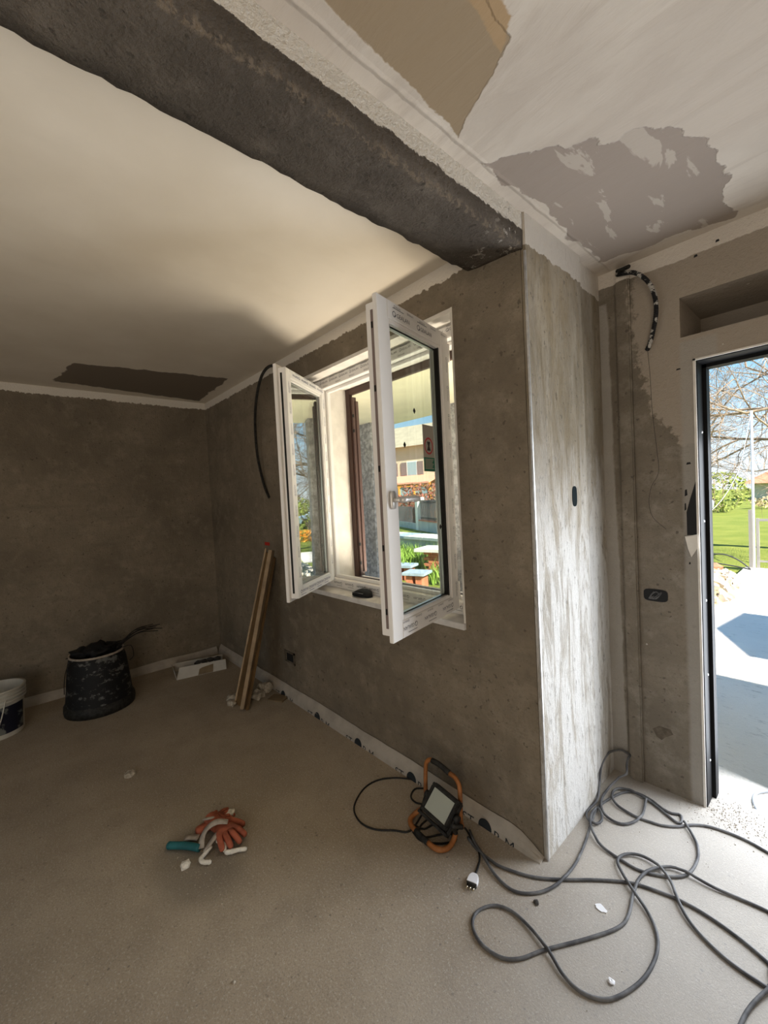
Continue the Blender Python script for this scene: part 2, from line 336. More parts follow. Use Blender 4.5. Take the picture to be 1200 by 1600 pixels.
# ------------------------------------------------------------------ mesh helpers
class MB:
    def __init__(s): s.v = []; s.f = []
    def add(s, vs, fs):
        o = len(s.v); s.v += [tuple(v) for v in vs]; s.f += [tuple(i + o for i in f) for f in fs]
    def box(s, a, b, mat=None):
        vs = [Vector((x, y, z)) for z in (a[2], b[2]) for y in (a[1], b[1]) for x in (a[0], b[0])]
        if mat: vs = [mat @ v for v in vs]
        fs = [(0, 2, 3, 1), (4, 5, 7, 6), (0, 1, 5, 4), (2, 6, 7, 3), (0, 4, 6, 2), (1, 3, 7, 5)]
        s.add(vs, fs); return s
    def tube(s, pts, r, k=8, caps=True, closed=False):
        pts = [Vector(p) for p in pts]; n = len(pts)
        rs = r if isinstance(r, (list, tuple)) else [r] * n
        prev = None; rings = []
        for i, p in enumerate(pts):
            t = (pts[min(i + 1, n - 1)] - pts[max(i - 1, 0)])
            if t.length < 1e-9: t = Vector((0, 0, 1))
            t.normalize()
            if prev is None:
                a = t.orthogonal().normalized()
            else:
                a = prev - t * prev.dot(t); a = a.normalized() if a.length > 1e-6 else t.orthogonal().normalized()
            prev = a; b = t.cross(a)
            rings.append([p + (a * math.cos(2 * math.pi * j / k) + b * math.sin(2 * math.pi * j / k)) * rs[i] for j in range(k)])
        vs = [v for rg in rings for v in rg]; fs = []
        for i in range(n - 1):
            for j in range(k):
                fs.append((i * k + j, i * k + (j + 1) % k, (i + 1) * k + (j + 1) % k, (i + 1) * k + j))
        if caps: fs += [tuple(range(k))[::-1], tuple((n - 1) * k + j for j in range(k))]
        s.add(vs, fs); return s
    def lathe(s, prof, k=32, center=(0, 0, 0), caps=(False, False)):
        c = Vector(center); vs = [c + Vector((r * math.cos(2 * math.pi * j / k), r * math.sin(2 * math.pi * j / k), z)) for r, z in prof for j in range(k)]
        fs = [(i * k + j, i * k + (j + 1) % k, (i + 1) * k + (j + 1) % k, (i + 1) * k + j) for i in range(len(prof) - 1) for j in range(k)]
        if caps[0]: fs.append(tuple(range(k))[::-1])
        if caps[1]: fs.append(tuple((len(prof) - 1) * k + j for j in range(k)))
        s.add(vs, fs); return s
    def prism(s, poly, ext):
        """poly: list of 3-D points (planar), ext: extrusion vector"""
        n = len(poly); e = Vector(ext); p = [Vector(q) for q in poly]
        s.add(p + [q + e for q in p], [tuple(range(n))[::-1], tuple(range(n, 2 * n))] + [(i, (i + 1) % n, n + (i + 1) % n, n + i) for i in range(n)])
        return s
    def build(s, name, mat, parent=None, bevel=0.0, smooth=False, fix=True, seg=2):
        me = bpy.data.meshes.new(name); me.from_pydata(s.v, [], s.f)
        if fix or bevel:
            bm = bmesh.new(); bm.from_mesh(me)
            if bevel:
                bmesh.ops.bevel(bm, geom=[e for e in bm.edges], offset=bevel, segments=seg, affect='EDGES', clamp_overlap=True)
            bmesh.ops.recalc_face_normals(bm, faces=bm.faces); bm.to_mesh(me); bm.free()
        return link(name, me, mat, parent, smooth)

def link(name, me, mat, parent=None, smooth=False):
    if mat is not None: me.materials.clear(); me.materials.append(mat)
    if smooth:
        for p in me.polygons: p.use_smooth = True
    o = bpy.data.objects.new(name, me); COL.objects.link(o)
    if parent is not None: o.parent = parent
    return o

def tag(o, label, cat, group=None):
    o['label'] = label; o['category'] = cat
    if group: o['group'] = group
    return o
def struct(o, label=None):
    o['kind'] = 'structure'
    if label: o['label'] = label
    return o
def empty(name, loc=(0, 0, 0)):
    o = bpy.data.objects.new(name, None); COL.objects.link(o); o.location = loc; o.empty_display_size = 0.1; return o
def rebase(root, child):
    """child was built in world coordinates: keep it there under a root that is only translated"""
    child.parent = root; child.matrix_parent_inverse = Matrix.Translation(-Vector(root.location)); return child

def catmull(pts, step=0.012):
    pts = [Vector(p) for p in pts]; P = [pts[0] * 2 - pts[1]] + pts + [pts[-1] * 2 - pts[-2]]; out = []
    for i in range(1, len(P) - 2):
        a, b, c, d = P[i - 1:i + 3]; m = max(2, int((c - b).length / step))
        for j in range(m):
            t = j / m
            out.append(0.5 * ((2 * b) + (c - a) * t + (2 * a - 5 * b + 4 * c - d) * t * t + (3 * b - a - 3 * c + d) * t ** 3))
    out.append(pts[-1]); return out

def text_mesh(mb, txt, size, mat4, extrude=0.0, shear=0.0):
    cu = bpy.data.curves.new('lettering', 'FONT'); cu.body = txt; cu.size = size; cu.extrude = extrude; cu.resolution_u = 2; cu.shear = shear
    ob = bpy.data.objects.new('lettering', cu); COL.objects.link(ob)
    dg = bpy.context.evaluated_depsgraph_get()
    me = bpy.data.meshes.new_from_object(ob.evaluated_get(dg))
    vs = [mat4 @ v.co for v in me.vertices]; mb.add(vs, [tuple(p.vertices) for p in me.polygons])
    wdt = max((v.co.x for v in me.vertices), default=0)
    bpy.data.objects.remove(ob); bpy.data.curves.remove(cu); bpy.data.meshes.remove(me)
    return wdt

def lump_mesh(r, seed, sub=2, amp=0.35, squash=0.7):
    bm = bmesh.new(); bmesh.ops.create_icosphere(bm, subdivisions=sub, radius=1.0)
    for v in bm.verts:
        d = 1 + amp * mnoise.noise(v.co * 1.7 + Vector((seed * 3.1, seed * 1.7, 0)))
        v.co = Vector((v.co.x * d * r, v.co.y * d * r, v.co.z * d * r * squash))
    me = bpy.data.meshes.new('lump'); bm.to_mesh(me); bm.free(); return me

# =================================================================== STRUCTURE
Y1 = 1.585; YD = 2.38; XP = -0.86; X0 = -4.5
mb = MB(); mb.box((X0 - 0.2, -3.0, -0.25), (1.8, 2.52, 0.0)); struct(mb.build('floor', M['floor']), 'dusty brown grey screed floor')
# walls
mb = MB(); mb.box((X0 - 0.3, -3.0, -0.25), (X0, Y1 + 0.4, 2.9))
wall_left = struct(mb.build('wall_left', M['wall']), 'dark rendered wall at the far left end')
OX0, OX1, OZ0, OZ1 = -2.60, -1.233, 0.90, 2.417
mb = MB(); YB = 1.96
mb.box((X0 - 0.3, Y1, -0.25), (OX0, YB, 2.9)); mb.box((OX1, Y1, -0.25), (XP - 0.02, YB, 2.9))
mb.box((OX0, Y1, -0.25), (OX1, YB, OZ0)); mb.box((OX0, Y1, OZ1), (OX1, YB, 2.9))
wall_back = struct(mb.build('wall_back', M['wall']), 'grey brown rendered wall around the window')
mb = MB(); mb.box((XP - 0.02, Y1 + 0.001, -0.25), (XP, 2.10, 2.9)); mb.box((XP - 0.3, 2.05, -0.25), (XP - 0.025, YD + 0.12, 2.9)); mb.box((XP - 0.3, YB, -0.25), (XP - 0.02, 2.10, 2.9))
wall_pier = struct(mb.build('wall_right_return', M['pier'], bevel=0.004), 'rough whitish end face of the window wall')
# door wall with opening and roller box niche
DX0, DX1, DZ = -0.478, 0.45, 2.105
NX0, NX1, NZ0, NZ1 = -0.532, 0.5, 2.222, 2.405
YO = YD + 0.13
mb = MB()
mb.box((XP - 0.025, YD, -0.25), (NX0, YO, 2.9)); mb.box((NX0, YD, -0.25), (DX0, YO, NZ0))
mb.box((DX1, YD, -0.25), (NX1, YO, NZ0)); mb.box((NX1, YD, -0.25), (1.8, YO, 2.9))
mb.box((DX0, YD, DZ), (DX1, YO, NZ0)); mb.box((NX0, YD, NZ1), (NX1, YO, 2.9)); mb.box((NX0 - 0.02, YO + 0.28, NZ0 - 0.02), (NX1 + 0.02, YO + 0.30, 2.44)); mb.box((NX0 - 0.02, YO, NZ0 - 0.02), (NX1 + 0.02, YO + 0.28, NZ0)); mb.box((NX0 - 0.02, YO, NZ1), (NX1 + 0.02, YO + 0.28, 2.44)); mb.box((NX0 - 0.02, YO, NZ0), (NX0, YO + 0.28, NZ1)); mb.box((NX1, YO, NZ0), (NX1 + 0.02, YO + 0.28, NZ1))
mb.box((1.8, YD, -0.25), (7, YO, 2.9))
wall_door = struct(mb.build('wall_door_side', M['wall_door']), 'patchy grey rendered wall beside the open doorway')
# walls behind the camera, each with an opening to daylight
mb = MB()
mb.box((1.6, -3.0, -0.25), (1.8, -2.4, 2.9)); mb.box((1.6, -0.9, -0.25), (1.8, YD, 2.9)); mb.box((1.6, -2.4, 2.25), (1.8, -0.9, 2.9))
struct(mb.build('wall_right', M['wall_door']))
mb = MB()
mb.box((X0, -3.0, -0.25), (-2.3, -2.8, 2.9)); mb.box((-0.5, -3.0, -0.25), (1.6, -2.8, 2.9)); mb.box((-2.3, -3.0, -0.25), (-0.5, -2.8, 0.2)); mb.box((-2.3, -3.0, 2.2), (-0.5, -2.8, 2.9))
struct(mb.build('wall_rear', M['wall']))
# ceilings and beam
mb = MB(); mb.box((X0 - 0.2, -3.0, 2.622), (-1.0, YB, 2.95)); struct(mb.build('ceiling', M['ceil_left']), 'white skimmed ceiling of the left room')
mb = MB(); mb.box((-1.0, -3.0, 2.652), (1.8, YO, 2.95)); struct(mb.build('ceiling', M['ceil_right']), 'half filled plasterboard ceiling with brown patches')
def beam():
    bm = MB(); N = 150; ring = 9
    for i in range(N + 1):
        y = -2.9 + (Y1 + 0.01 + 2.9) * i / N
        for j, (x, z) in enumerate([(-1.135, 2.70), (-1.135, 2.60), (-1.135, 2.535), (-1.07, 2.528), (-1.0, 2.522), (-0.93, 2.518), (-0.872, 2.512), (-0.868, 2.57), (-0.868, 2.70)]):
            v = Vector((x, y, z)); k = 0.0 if z >= 2.7 else 1.0
            nn = mnoise.noise(v * 7) * 0.0018 + mnoise.noise(v * 40) * 0.003
            if j in (2, 6): nn *= 1.7
            bm.v.append((x + k * nn * (1 if j >= 6 else -1), y, z - k * nn))
    for i in range(N):
        for j in range(ring - 1):
            a = i * ring + j; bm.f.append((a, a + 1, a + ring + 1, a + ring))
    bm.f.append(tuple(range(ring))); bm.f.append(tuple(N * ring + j for j in range(ring)))
    return struct(bm.build('trim_1', M['beam'], smooth=True), 'dark mortared ceiling beam with jagged white filler edge')
beam()
# metal corner bead along the pier edge
mb = MB(); mb.box((XP - 0.005, Y1 - 0.003, 0.0), (XP + 0.003, Y1 + 0.001, 2.50)); mb.box((XP - 0.0005, Y1, 0.0), (XP + 0.003, Y1 + 0.004, 2.50))
struct(mb.build('trim_2', M['galv']), 'thin metal corner bead on the pier edge')
# recessed boxes and holes in the walls (children of the walls)
def wall_box(parent, name, poly, ext, inner, rimmat=None, label=None, wires=None):
    b = MB(); b.prism(poly, ext); o = b.build(name, inner, parent)
    if label: o['label'] = label
    return o
def oval(c, au, av, hu, hv, k=20, sq=2.6):
    pts = []
    for i in range(k):
        a = 2 * math.pi * i / k; ca, sa = math.cos(a), math.sin(a)
        pts.append(c + au * hu * math.copysign(abs(ca) ** (2 / sq), ca) + av * hv * math.copysign(abs(sa) ** (2 / sq), sa))
    return pts
EX, EY, EZ = Vector((1, 0, 0)), Vector((0, 1, 0)), Vector((0, 0, 1))
wall_box(wall_pier, 'socket_box', oval(Vector((XP - 0.001, 1.952, 1.51)), EY, EZ, 0.024, 0.047, sq=3), (0.003, 0, 0), M['teal_box'], label='dark oval box set in the pier face')
sb = wall_box(wall_door, 'socket_box', oval(Vector((-0.662, YD + 0.001, 0.992)), EX, EZ, 0.053, 0.031, sq=4), (0, -0.004, 0), M['hole'], label='black rounded socket box')
mb = MB()
for k in range(5):
    a = random.uniform(0, 6); pts = [Vector((-0.662 + 0.036 * math.cos(a + t * 0.9) * (0.5 + 0.1 * t), YD - 0.006, 0.992 + 0.02 * math.sin(a + t * 1.3))) for t in range(5)]
    mb.tube(catmull(pts, 0.006), 0.0022, 5)
mb.build('wire', M['cord'], sb, smooth=True)
mb = MB()
for a_, b_ in (((-3.065, 0.275), (-2.90, 0.292)), ((-3.065, 0.352), (-2.90, 0.37)), ((-3.065, 0.275), (-3.045, 0.37)), ((-2.925, 0.275), (-2.90, 0.37))):
    mb.box((a_[0], Y1 - 0.006, a_[1]), (b_[0], Y1 + 0.002, b_[1]))
sb = mb.build('socket_box', M['darkrim'], wall_back, bevel=0.003)
wall_box(wall_back, 'socket_box', [Vector((-3.035, Y1 + 0.001, 0.292)), Vector((-2.935, Y1 + 0.001, 0.292)), Vector((-2.935, Y1 + 0.001, 0.352)), Vector((-3.035, Y1 + 0.001, 0.352))], (0, -0.003, 0), M['hole'])
# broken plaster by the door jamb: cavity shade as a flat black patch, hanging chip
q = [(1074, 836), (1073, 800), (1079, 778), (1087, 752), (1089, 836)]
wall_box(wall_door, 'broken_hole', [ony(x, y, YD + 0.001) for x, y in q], (0, -0.003, 0), M['hole'])
q = [(1070, 838), (1089, 835), (1090, 855), (1080, 870), (1075, 858)]
wall_box(wall_door, 'plaster_chip', [ony(x, y, YD - 0.004) for x, y in q], (0.004, -0.014, 0), M['white'], label='pale hanging plaster chip')
for (x, y, w_, h_) in ((1072, 770, 3, 9), (1071, 792, 2, 10), (1076, 724, 5, 3), (1060, 577, 5, 2), (1078, 880, 2, 3), (1087, 400, 4, 3), (1121, 376, 4, 3)):
    p = ony(x, y, YD + 0.001); s_ = 0.0037
    wall_box(wall_door, 'nick', [p + EX * (-w_ * s_ / 2) + EZ * (-h_ * s_ / 2), p + EX * (w_ * s_ / 2) + EZ * (-h_ * s_ / 3), p + EX * (w_ * s_ / 3) + EZ * (h_ * s_ / 2), p + EX * (-w_ * s_ / 3) + EZ * (h_ * s_ / 2.4)], (0, -0.002, 0), M['hole'])
q = [(1020, 1138), (1030, 1134), (1048, 1140), (1052, 1148), (1040, 1152), (1034, 1156), (1026, 1150)]
wall_box(wall_door, 'spalled_patch', [ony(x, y, YD + 0.001) for x, y in q], (0, -0.002, 0), M['darkrim'])
# hairline crack under the conduit
mb = MB(); mb.tube(catmull([ony(x, y, YD) for x, y in ((1012, 548), (1016, 590), (1019, 640), (1026, 700), (1029, 738), (1018, 760), (1014, 785), (1020, 808), (1041, 827))], 0.02), 0.0012, 4)
mb.build('crack', M['darkcrumb'], wall_door)
# vertical plaster ribs on the door wall
mb = MB(); mb.box((-0.800, YD - 0.022, 0), (-0.735, YD + 0.01, 2.60)); mb.build('plaster_rib', M['wall_door'], wall_door, bevel=0.006)
# red tape mark
mb = MB(); p0 = ony(414, 849, Y1); mb.box((p0.x, Y1 - 0.002, p0.z - 0.015), (p0.x + 0.085, Y1 + 0.001, p0.z + 0.012)); mb.build('red_mark', M['red'], wall_back)

# door frame
door = struct(empty('door_1', (DX0, YD, 0)), 'open doorway with a black steel liner')
mb = MB(); mb.box((DX0 - 0.001, YD + 0.004, 0), (DX0 + 0.006, YD + 0.16, DZ)); mb.box((DX0, YD + 0.10, 0), (DX0 + 0.022, YD + 0.16, DZ)); rebase(door, mb.build('jamb', M['black_metal']))
mb = MB(); mb.box((DX1 - 0.006, YD + 0.004, 0), (DX1 + 0.001, YD + 0.16, DZ)); rebase(door, mb.build('jamb', M['black_metal']))
mb = MB(); mb.box((DX0, YD + 0.004, DZ - 0.006), (DX1, YD + 0.16, DZ + 0.001)); mb.box((DX0, YD + 0.10, DZ - 0.022), (DX1, YD + 0.16, DZ)); rebase(door, mb.build('head', M['black_metal']))
mb = MB(); mb.box((DX0 - 0.008, YD - 0.004, 0), (DX0 + 0.002, YD + 0.004, DZ + 0.006)); mb.box((DX0 - 0.008, YD - 0.004, DZ - 0.002), (DX1, YD + 0.004, DZ + 0.006))
o = mb.build('plaster_bead', M['white']); o['label'] = 'thin white bead along the frame'; rebase(door, o)
for i, zz in enumerate((0.20, 0.62, 0.98, 1.36, 1.78)):
    b = MB(); b.lathe([(0.0, 0.004), (0.004, 0.003), (0.006, 0.0)], 10); o = b.build('screw', M['plug']); o.matrix_world = Matrix.Translation((DX0 + 0.006, YD + 0.07, zz)) @ Matrix.Rotation(R(90), 4, 'Y'); rebase_m = o.matrix_world.copy(); o.parent = door; o.matrix_parent_inverse = Matrix.Translation(-Vector(door.location))

# =================================================================== WINDOW
win = struct(empty('window_1', (-1.94, 1.69, 0.93)), 'white pvc window with two sashes swung inwards')
FX0, FX1, FZ0, FZ1, FY0, FY1 = -2.575, -1.262, 0.93, 2.395, 1.69, 1.765
mb = MB(); FW = 0.062
mb.box((FX0, FY0, FZ0), (FX0 + FW, FY1, FZ1)); mb.box((FX1 - FW, FY0, FZ0), (FX1, FY1, FZ1))
mb.box((FX0 + FW, FY0, FZ0), (FX1 - FW, FY1, FZ0 + FW)); mb.box((FX0 + FW, FY0, FZ1 - FW), (FX1 - FW, FY1, FZ1))
# rebate lip, further out and narrower
mb.box((FX0 + FW, FY0 + 0.045, FZ0 + FW), (FX0 + FW + 0.02, FY1, FZ1 - FW)); mb.box((FX1 - FW - 0.02, FY0 + 0.045, FZ0 + FW), (FX1 - FW, FY1, FZ1 - FW))
mb.box((FX0 + FW + 0.02, FY0 + 0.045, FZ0 + FW), (FX1 - FW - 0.02, FY1, FZ0 + FW + 0.02)); mb.box((FX0 + FW + 0.02, FY0 + 0.045, FZ1 - FW - 0.02), (FX1 - FW - 0.02, FY1, FZ1 - FW))
rebase(win, mb.build('frame', M['pvc'], bevel=0.003))
LOGO = ('GEALAN',)
def logo_row(mb, M4, length, size, flip=False, small=True, start=0.02, every=0.16):
    """brand stamps in rows along local +x of M4, ring emblem before each word"""
    x = start; i = 0
    while x < length - size * 3.6:
        T = M4 @ Matrix.Translation((x, 0, 0))
        k = 14; ro, ri = size * 0.48, size * 0.36; c = Vector((size * 0.35, size * 0.36, 0))
        ring = []
        for j in range(k):
            a = 2 * math.pi * j / k; ring.append(T @ (c + Vector((math.cos(a), math.sin(a), 0)) * ro)); ring.append(T @ (c + Vector((math.cos(a), math.sin(a), 0)) * ri))
        mb.add(ring, [(2 * j, (2 * j + 2) % (2 * k), (2 * j + 3) % (2 * k), 2 * j + 1) for j in range(k)])
        dq = [T @ (c + Vector((ro * math.cos(a), ro * math.sin(a), 0)) * f) for a, f in ((-1.4, 1.0), (-0.7, 1.05), (-0.1, 0.9), (-0.7, 0.35))]
        mb.add(dq, [(0, 1, 2, 3)])
        text_mesh(mb, 'GEALAN', size, T @ Matrix.Translation((size * 1.0, 0, 0)))
        if small:
            for r_ in range(1):
                mb.add([T @ Vector((0, size * 1.25, 0)), T @ Vector((size * 3.2, size * 1.25, 0)), T @ Vector((size * 3.2, size * 1.36, 0)), T @ Vector((0, size * 1.36, 0))], [(0, 1, 2, 3)])
        x += every; i += 1
def basis(o, x, y):
    x = Vector(x).normalized(); y = Vector(y).normalized(); zz = x.cross(y)
    return Matrix(((x.x, y.x, zz.x, o[0]), (x.y, y.y, zz.y, o[1]), (x.z, y.z, zz.z, o[2]), (0, 0, 0, 1)))
mb = MB(); logo_row(mb, basis((FX0 + 0.05, FY0 - 0.0015, FZ1 - 0.030), (1, 0, 0), (0, 0, 1)), 1.25, 0.019, every=0.115)
logo_row(mb, basis((FX0 + 0.09, FY0 - 0.0015, FZ1 - 0.054), (1, 0, 0), (0, 0, 1)), 1.2, 0.011, every=0.15, small=False)
logo_row(mb, basis((FX1 - 0.05, FY0 - 0.0015, FZ0 + 0.045), (-1, 0, 0), (0, 0, -1)), 1.25, 0.019, every=0.13)
rebase(win, mb.build('film_print', M['film'], fix=False))
# sill, lining and outer reveals
mb = MB(); mb.box((-2.60, Y1 - 0.015, 0.90), (OX1 + 0.0, FY0 + 0.06, 0.93)); rebase(win, mb.build('window_sill', M['marble'], bevel=0.002))
mb = MB(); mb.box((OX0 + 0.0, Y1 + 0.002, FZ1 + 0.001), (OX1, FY1, OZ1)); rebase(win, mb.build('head_lining', M['white']))
mb = MB(); mb.box((OX1 - 0.012, Y1 + 0.001, 0.93), (OX1 + 0.001, FY0, OZ1)); rebase(win, mb.build('reveal_lining', M['white']))
mb = MB(); mb.box((OX0, FY1, 0.90), (OX0 + 0.085, YB + 0.01, OZ1)); mb.box((OX1 - 0.07, FY1, 0.90), (OX1, YB + 0.01, OZ1)); mb.box((OX0 + 0.085, FY1, 2.36), (OX1 - 0.07, YB + 0.01, OZ1)); mb.box((OX0 + 0.085, FY1, 0.90), (OX1 - 0.07, YB + 0.04, 0.958))
rebase(win, mb.build('outer_reveal', M['white']))
# brown shutter frame outside
ys = 1.915
mb = MB(); mb.box((-2.518, ys, 0.958), (-2.47, ys + 0.03, 2.36)); mb.box((-1.352, ys, 0.958), (-1.305, ys + 0.03, 2.36)); mb.box((-2.47, ys, 2.315), (-1.352, ys + 0.03, 2.36)); mb.box((-2.47, ys, 0.958), (-1.352, ys + 0.03, 0.968))
shf = rebase(win, mb.build('shutter_frame', M['brown_metal'], bevel=0.002))
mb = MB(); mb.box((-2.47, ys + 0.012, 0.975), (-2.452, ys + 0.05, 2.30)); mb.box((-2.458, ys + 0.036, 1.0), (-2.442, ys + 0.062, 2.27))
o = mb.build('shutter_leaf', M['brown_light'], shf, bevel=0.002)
for zz in (1.07, 1.21, 2.16, 2.05):
    b = MB(); b.box((-2.455, ys + 0.008, zz - 0.010), (-2.446, ys + 0.020, zz + 0.012)); b.build('hinge_bolt', M['gasket'], shf)

SW, SH, SZ = 0.59, 1.38, 0.965
def sash(hinge, D, V, mirror, handle):
    """local frame: u from hinge to free edge, v from room face to outside, z up"""
    D = Vector((D[0], D[1], 0)).normalized(); V = Vector((V[0], V[1], 0)).normalized()
    T = Matrix(((D.x, V.x, 0, hinge[0]), (D.y, V.y, 0, hinge[1]), (0, 0, 1, SZ), (0, 0, 0, 1)))
    w, h, st = SW, SH, 0.072
    b = MB()
    def ring(i0, i1, v0, v1):       # rectangular ring between inset i0 and inset i1
        b.box((i0, v0, i0), (i1, v1, h - i0), T); b.box((w - i1, v0, i0), (w - i0, v1, h - i0), T)
        b.box((i1, v0, i0), (w - i1, v1, i1), T); b.box((i1, v0, h - i1), (w - i1, v1, h - i0), T)
    ring(0.0, st, 0.0, 0.020); ring(0.020, st, 0.020, 0.070)
    s_ = rebase(win, b.build('sash', M['pvc'], bevel=0.0025))
    b = MB(); ring(st, st + 0.018, 0.004, 0.026); o = b.build('glazing_bead', M['pvc'], s_, bevel=0.003)
    b = MB(); ring(st, st + 0.014, 0.052, 0.066); b.build('glazing_bead', M['pvc'], s_, bevel=0.003)
    g = st + 0.004
    for v0 in (0.028, 0.048):
        b = MB(); b.box((g, v0, g), (w - g, v0 + 0.004, h - g), T); b.build('pane', M['glass' if handle else 'glass_boosted'], s_)
    b = MB(); ring(g + 0.006, g + 0.016, 0.033, 0.047); b.build('spacer', M['spacer'], s_)
    b = MB(); b.box((st + 0.016, 0.006, st + 0.012), (st + 0.030, 0.027, h - st - 0.012), T); b.build('gasket', M['gasket'], s_)
    # locking groove on the free edge and at the top
    b = MB(); b.box((w - 0.0205, 0.034, 0.05), (w - 0.0185, 0.046, h - 0.05), T); b.build('lock_strip', M['gasket' if not handle else 'shutter'], s_)
    for zz in (0.12, 0.38, 0.70, 1.02, 1.27):
        b = MB(); b.box((w - 0.0215, 0.036, zz - 0.012), (w - 0.016, 0.044, zz + 0.012), T); b.build('lock_bolt', M['gasket'], s_)
    for zz in (0.09, h - 0.09):
        b = MB(); b.tube([T @ Vector((-0.008, 0.004, zz - 0.045)), T @ Vector((-0.008, 0.004, zz + 0.045))], 0.008, 10); b.build('hinge', M['pvc'], s_, smooth=True)
    Tm = T.to_3x3()
    def face(u, v, zz, ud, zd): return basis(T @ Vector((u, v, zz)), Tm @ Vector((ud, 0, 0)), Vector((0, 0, zd)))
    b = MB()
    if handle:   # prints read from the room: u runs right to left there, so words run along -u
        logo_row(b, face(w - 0.09, -0.0012, h - 0.058, -1, 1), 0.42, 0.026, every=0.19)
        logo_row(b, face(w - 0.10, -0.0012, h - 0.020, -1, 1), 0.46, 0.010, every=0.10, small=False)
        logo_row(b, face(0.05, -0.0012, 0.045, 1, -1), 0.50, 0.022, every=0.17)
        logo_row(b, face(0.05, -0.0012, 0.068, 1, -1), 0.48, 0.010, every=0.10, small=False)
        Tv = basis(T @ Vector((0.03, -0.0012, h - 0.10)), (0, 0, -1), Tm @ Vector((-1, 0, 0)))
        logo_row(b, Tv, 1.2, 0.015, every=0.14, small=True)
    else:        # on the outer face words run along +u (upright) / upside down on the foot
        logo_row(b, face(0.03, 0.0712, h - 0.052, 1, 1), 0.52, 0.019, every=0.115)
        logo_row(b, face(0.56, 0.0712, 0.062, -1, -1), 0.53, 0.021, every=0.115)
        for u_ in (w - 0.045, 0.05):
            Tv = basis(T @ Vector((u_, 0.0712, 0.12)), (0, 0, 1), Tm @ Vector((-1, 0, 0)))
            logo_row(b, Tv, 1.2, 0.013, every=0.12, small=True)
    b.build('film_print', M['film' if handle else 'film_blue'], s_, fix=False)
    return s_, T
D_R = (0.122, -0.573); s_R, T_R = sash((-1.345, 1.682), D_R, (-0.978, -0.208), True, True)
s_L, T_L = sash((-2.525, 1.665), (0.543, -0.84), (0.84, 0.543), False, False)
# handle on the right sash
u0, zh = SW - 0.036, ony(622, 781, 1.14).z - SZ
b = MB(); b.prism([T_R @ Vector((u0 + 0.016 * math.copysign(abs(math.cos(a)) ** 0.5, math.cos(a)), 0, zh + 0.036 * math.copysign(abs(math.sin(a)) ** 0.5, math.sin(a)))) for a in [2 * math.pi * i / 20 for i in range(20)]], (T_R.to_3x3() @ Vector((0, -0.012, 0))))
b.tube([T_R @ Vector((u0, -0.01, zh)), T_R @ Vector((u0, -0.045, zh))], 0.010, 12)
b.tube([T_R @ Vector(p) for p in ((u0 + 0.006, -0.050, zh), (u0 - 0.02, -0.052, zh), (u0 - 0.05, -0.053, zh + 0.002), (u0 - 0.09, -0.053, zh + 0.001), (u0 - 0.118, -0.052, zh), (u0 - 0.128, -0.051, zh))], [0.013, 0.0135, 0.012, 0.014, 0.012, 0.005], 12)
o = b.build('handle', M['metal'], s_R, smooth=True); o['label'] = 'brushed metal lever handle'
# sticker and dark marks on the right pane
def on_pane(px, py, voff):
    p0 = T_R @ Vector((0, voff, 0)); nrm = T_R.to_3x3() @ Vector((0, 1, 0)); d = ray(px, py); t = (p0 - CAM).dot(nrm) / d.dot(nrm)
    q = T_R.inverted() @ (CAM + d * t); return q
a = on_pane(660, 664, 0.026); c_ = on_pane(680, 737, 0.026)
u1, u2, z1, z2 = a.x, c_.x, c_.z, a.z + 0.004
def quadU(b, ua, ub, za, zb, v): b.box((min(ua, ub), v - 0.0006, min(za, zb)), (max(ua, ub), v, max(za, zb)), T_R)
zg = z1 + (z2 - z1) * 0.30
b = MB(); quadU(b, u1, u2, z1, z2, 0.0275); lab = b.build('window_label', M['sticker_white'], s_R); lab['label'] = 'white and green label stuck on the glass'
def more(name, mat, fn):
    b = MB(); fn(b); o = b.build(name, mat, s_R); return o
more('label_panel', M['sticker_green'], lambda b: quadU(b, u1, u2, z1, zg, 0.0268))
cu_, cz = (u1 + u2) / 2, zg + (z2 - zg) * 0.36; rr = abs(u1 - u2) * 0.40
def ringf(b):
    k = 24; ring = []
    for j in range(k):
        an = 2 * math.pi * j / k
        for f in (1.0, 0.80): ring.append(T_R @ Vector((cu_ + rr * f * math.cos(an), 0.0265, cz + rr * f * math.sin(an))))
    b.add(ring, [(2 * j, (2 * j + 2) % (2 * k), (2 * j + 3) % (2 * k), 2 * j + 1) for j in range(k)])
more('label_ring', M['sticker_red'], ringf)
def figf(b):
    b.add([T_R @ Vector((cu_ + x * rr, 0.0264, cz + y * rr)) for x, y in ((-0.42, -0.55), (0.42, -0.55), (0.16, 0.0), (0.38, 0.5), (-0.38, 0.5), (-0.16, 0.0))], [(0, 1, 2, 3, 4, 5)])
more('label_figure', M['gasket'], figf)
def linesf(b):
    for i in range(7):
        zz = zg - (zg - z1) * (0.1 + 0.11 * i); quadU(b, u1 + (u2 - u1) * 0.1, u1 + (u2 - u1) * (0.9 - 0.07 * (i % 3)), zz, zz - 0.004, 0.0264)
more('label_text', M['sticker_white'], linesf)
for px, py, s_ in ((647, 642, 0.013), (632, 695, 0.013), (688, 823, 0.013)):
    q = on_pane(px, py, 0.026)
    b = MB(); b.prism([T_R @ (q + Vector((x, 0, z_))) for x, z_ in ((-s_ * 0.75, 0), (0, -s_), (s_ * 0.75, 0), (0, s_))], T_R.to_3x3() @ Vector((0, -0.002, 0)))
    b.build('glass_mark', M['gasket'], s_R)
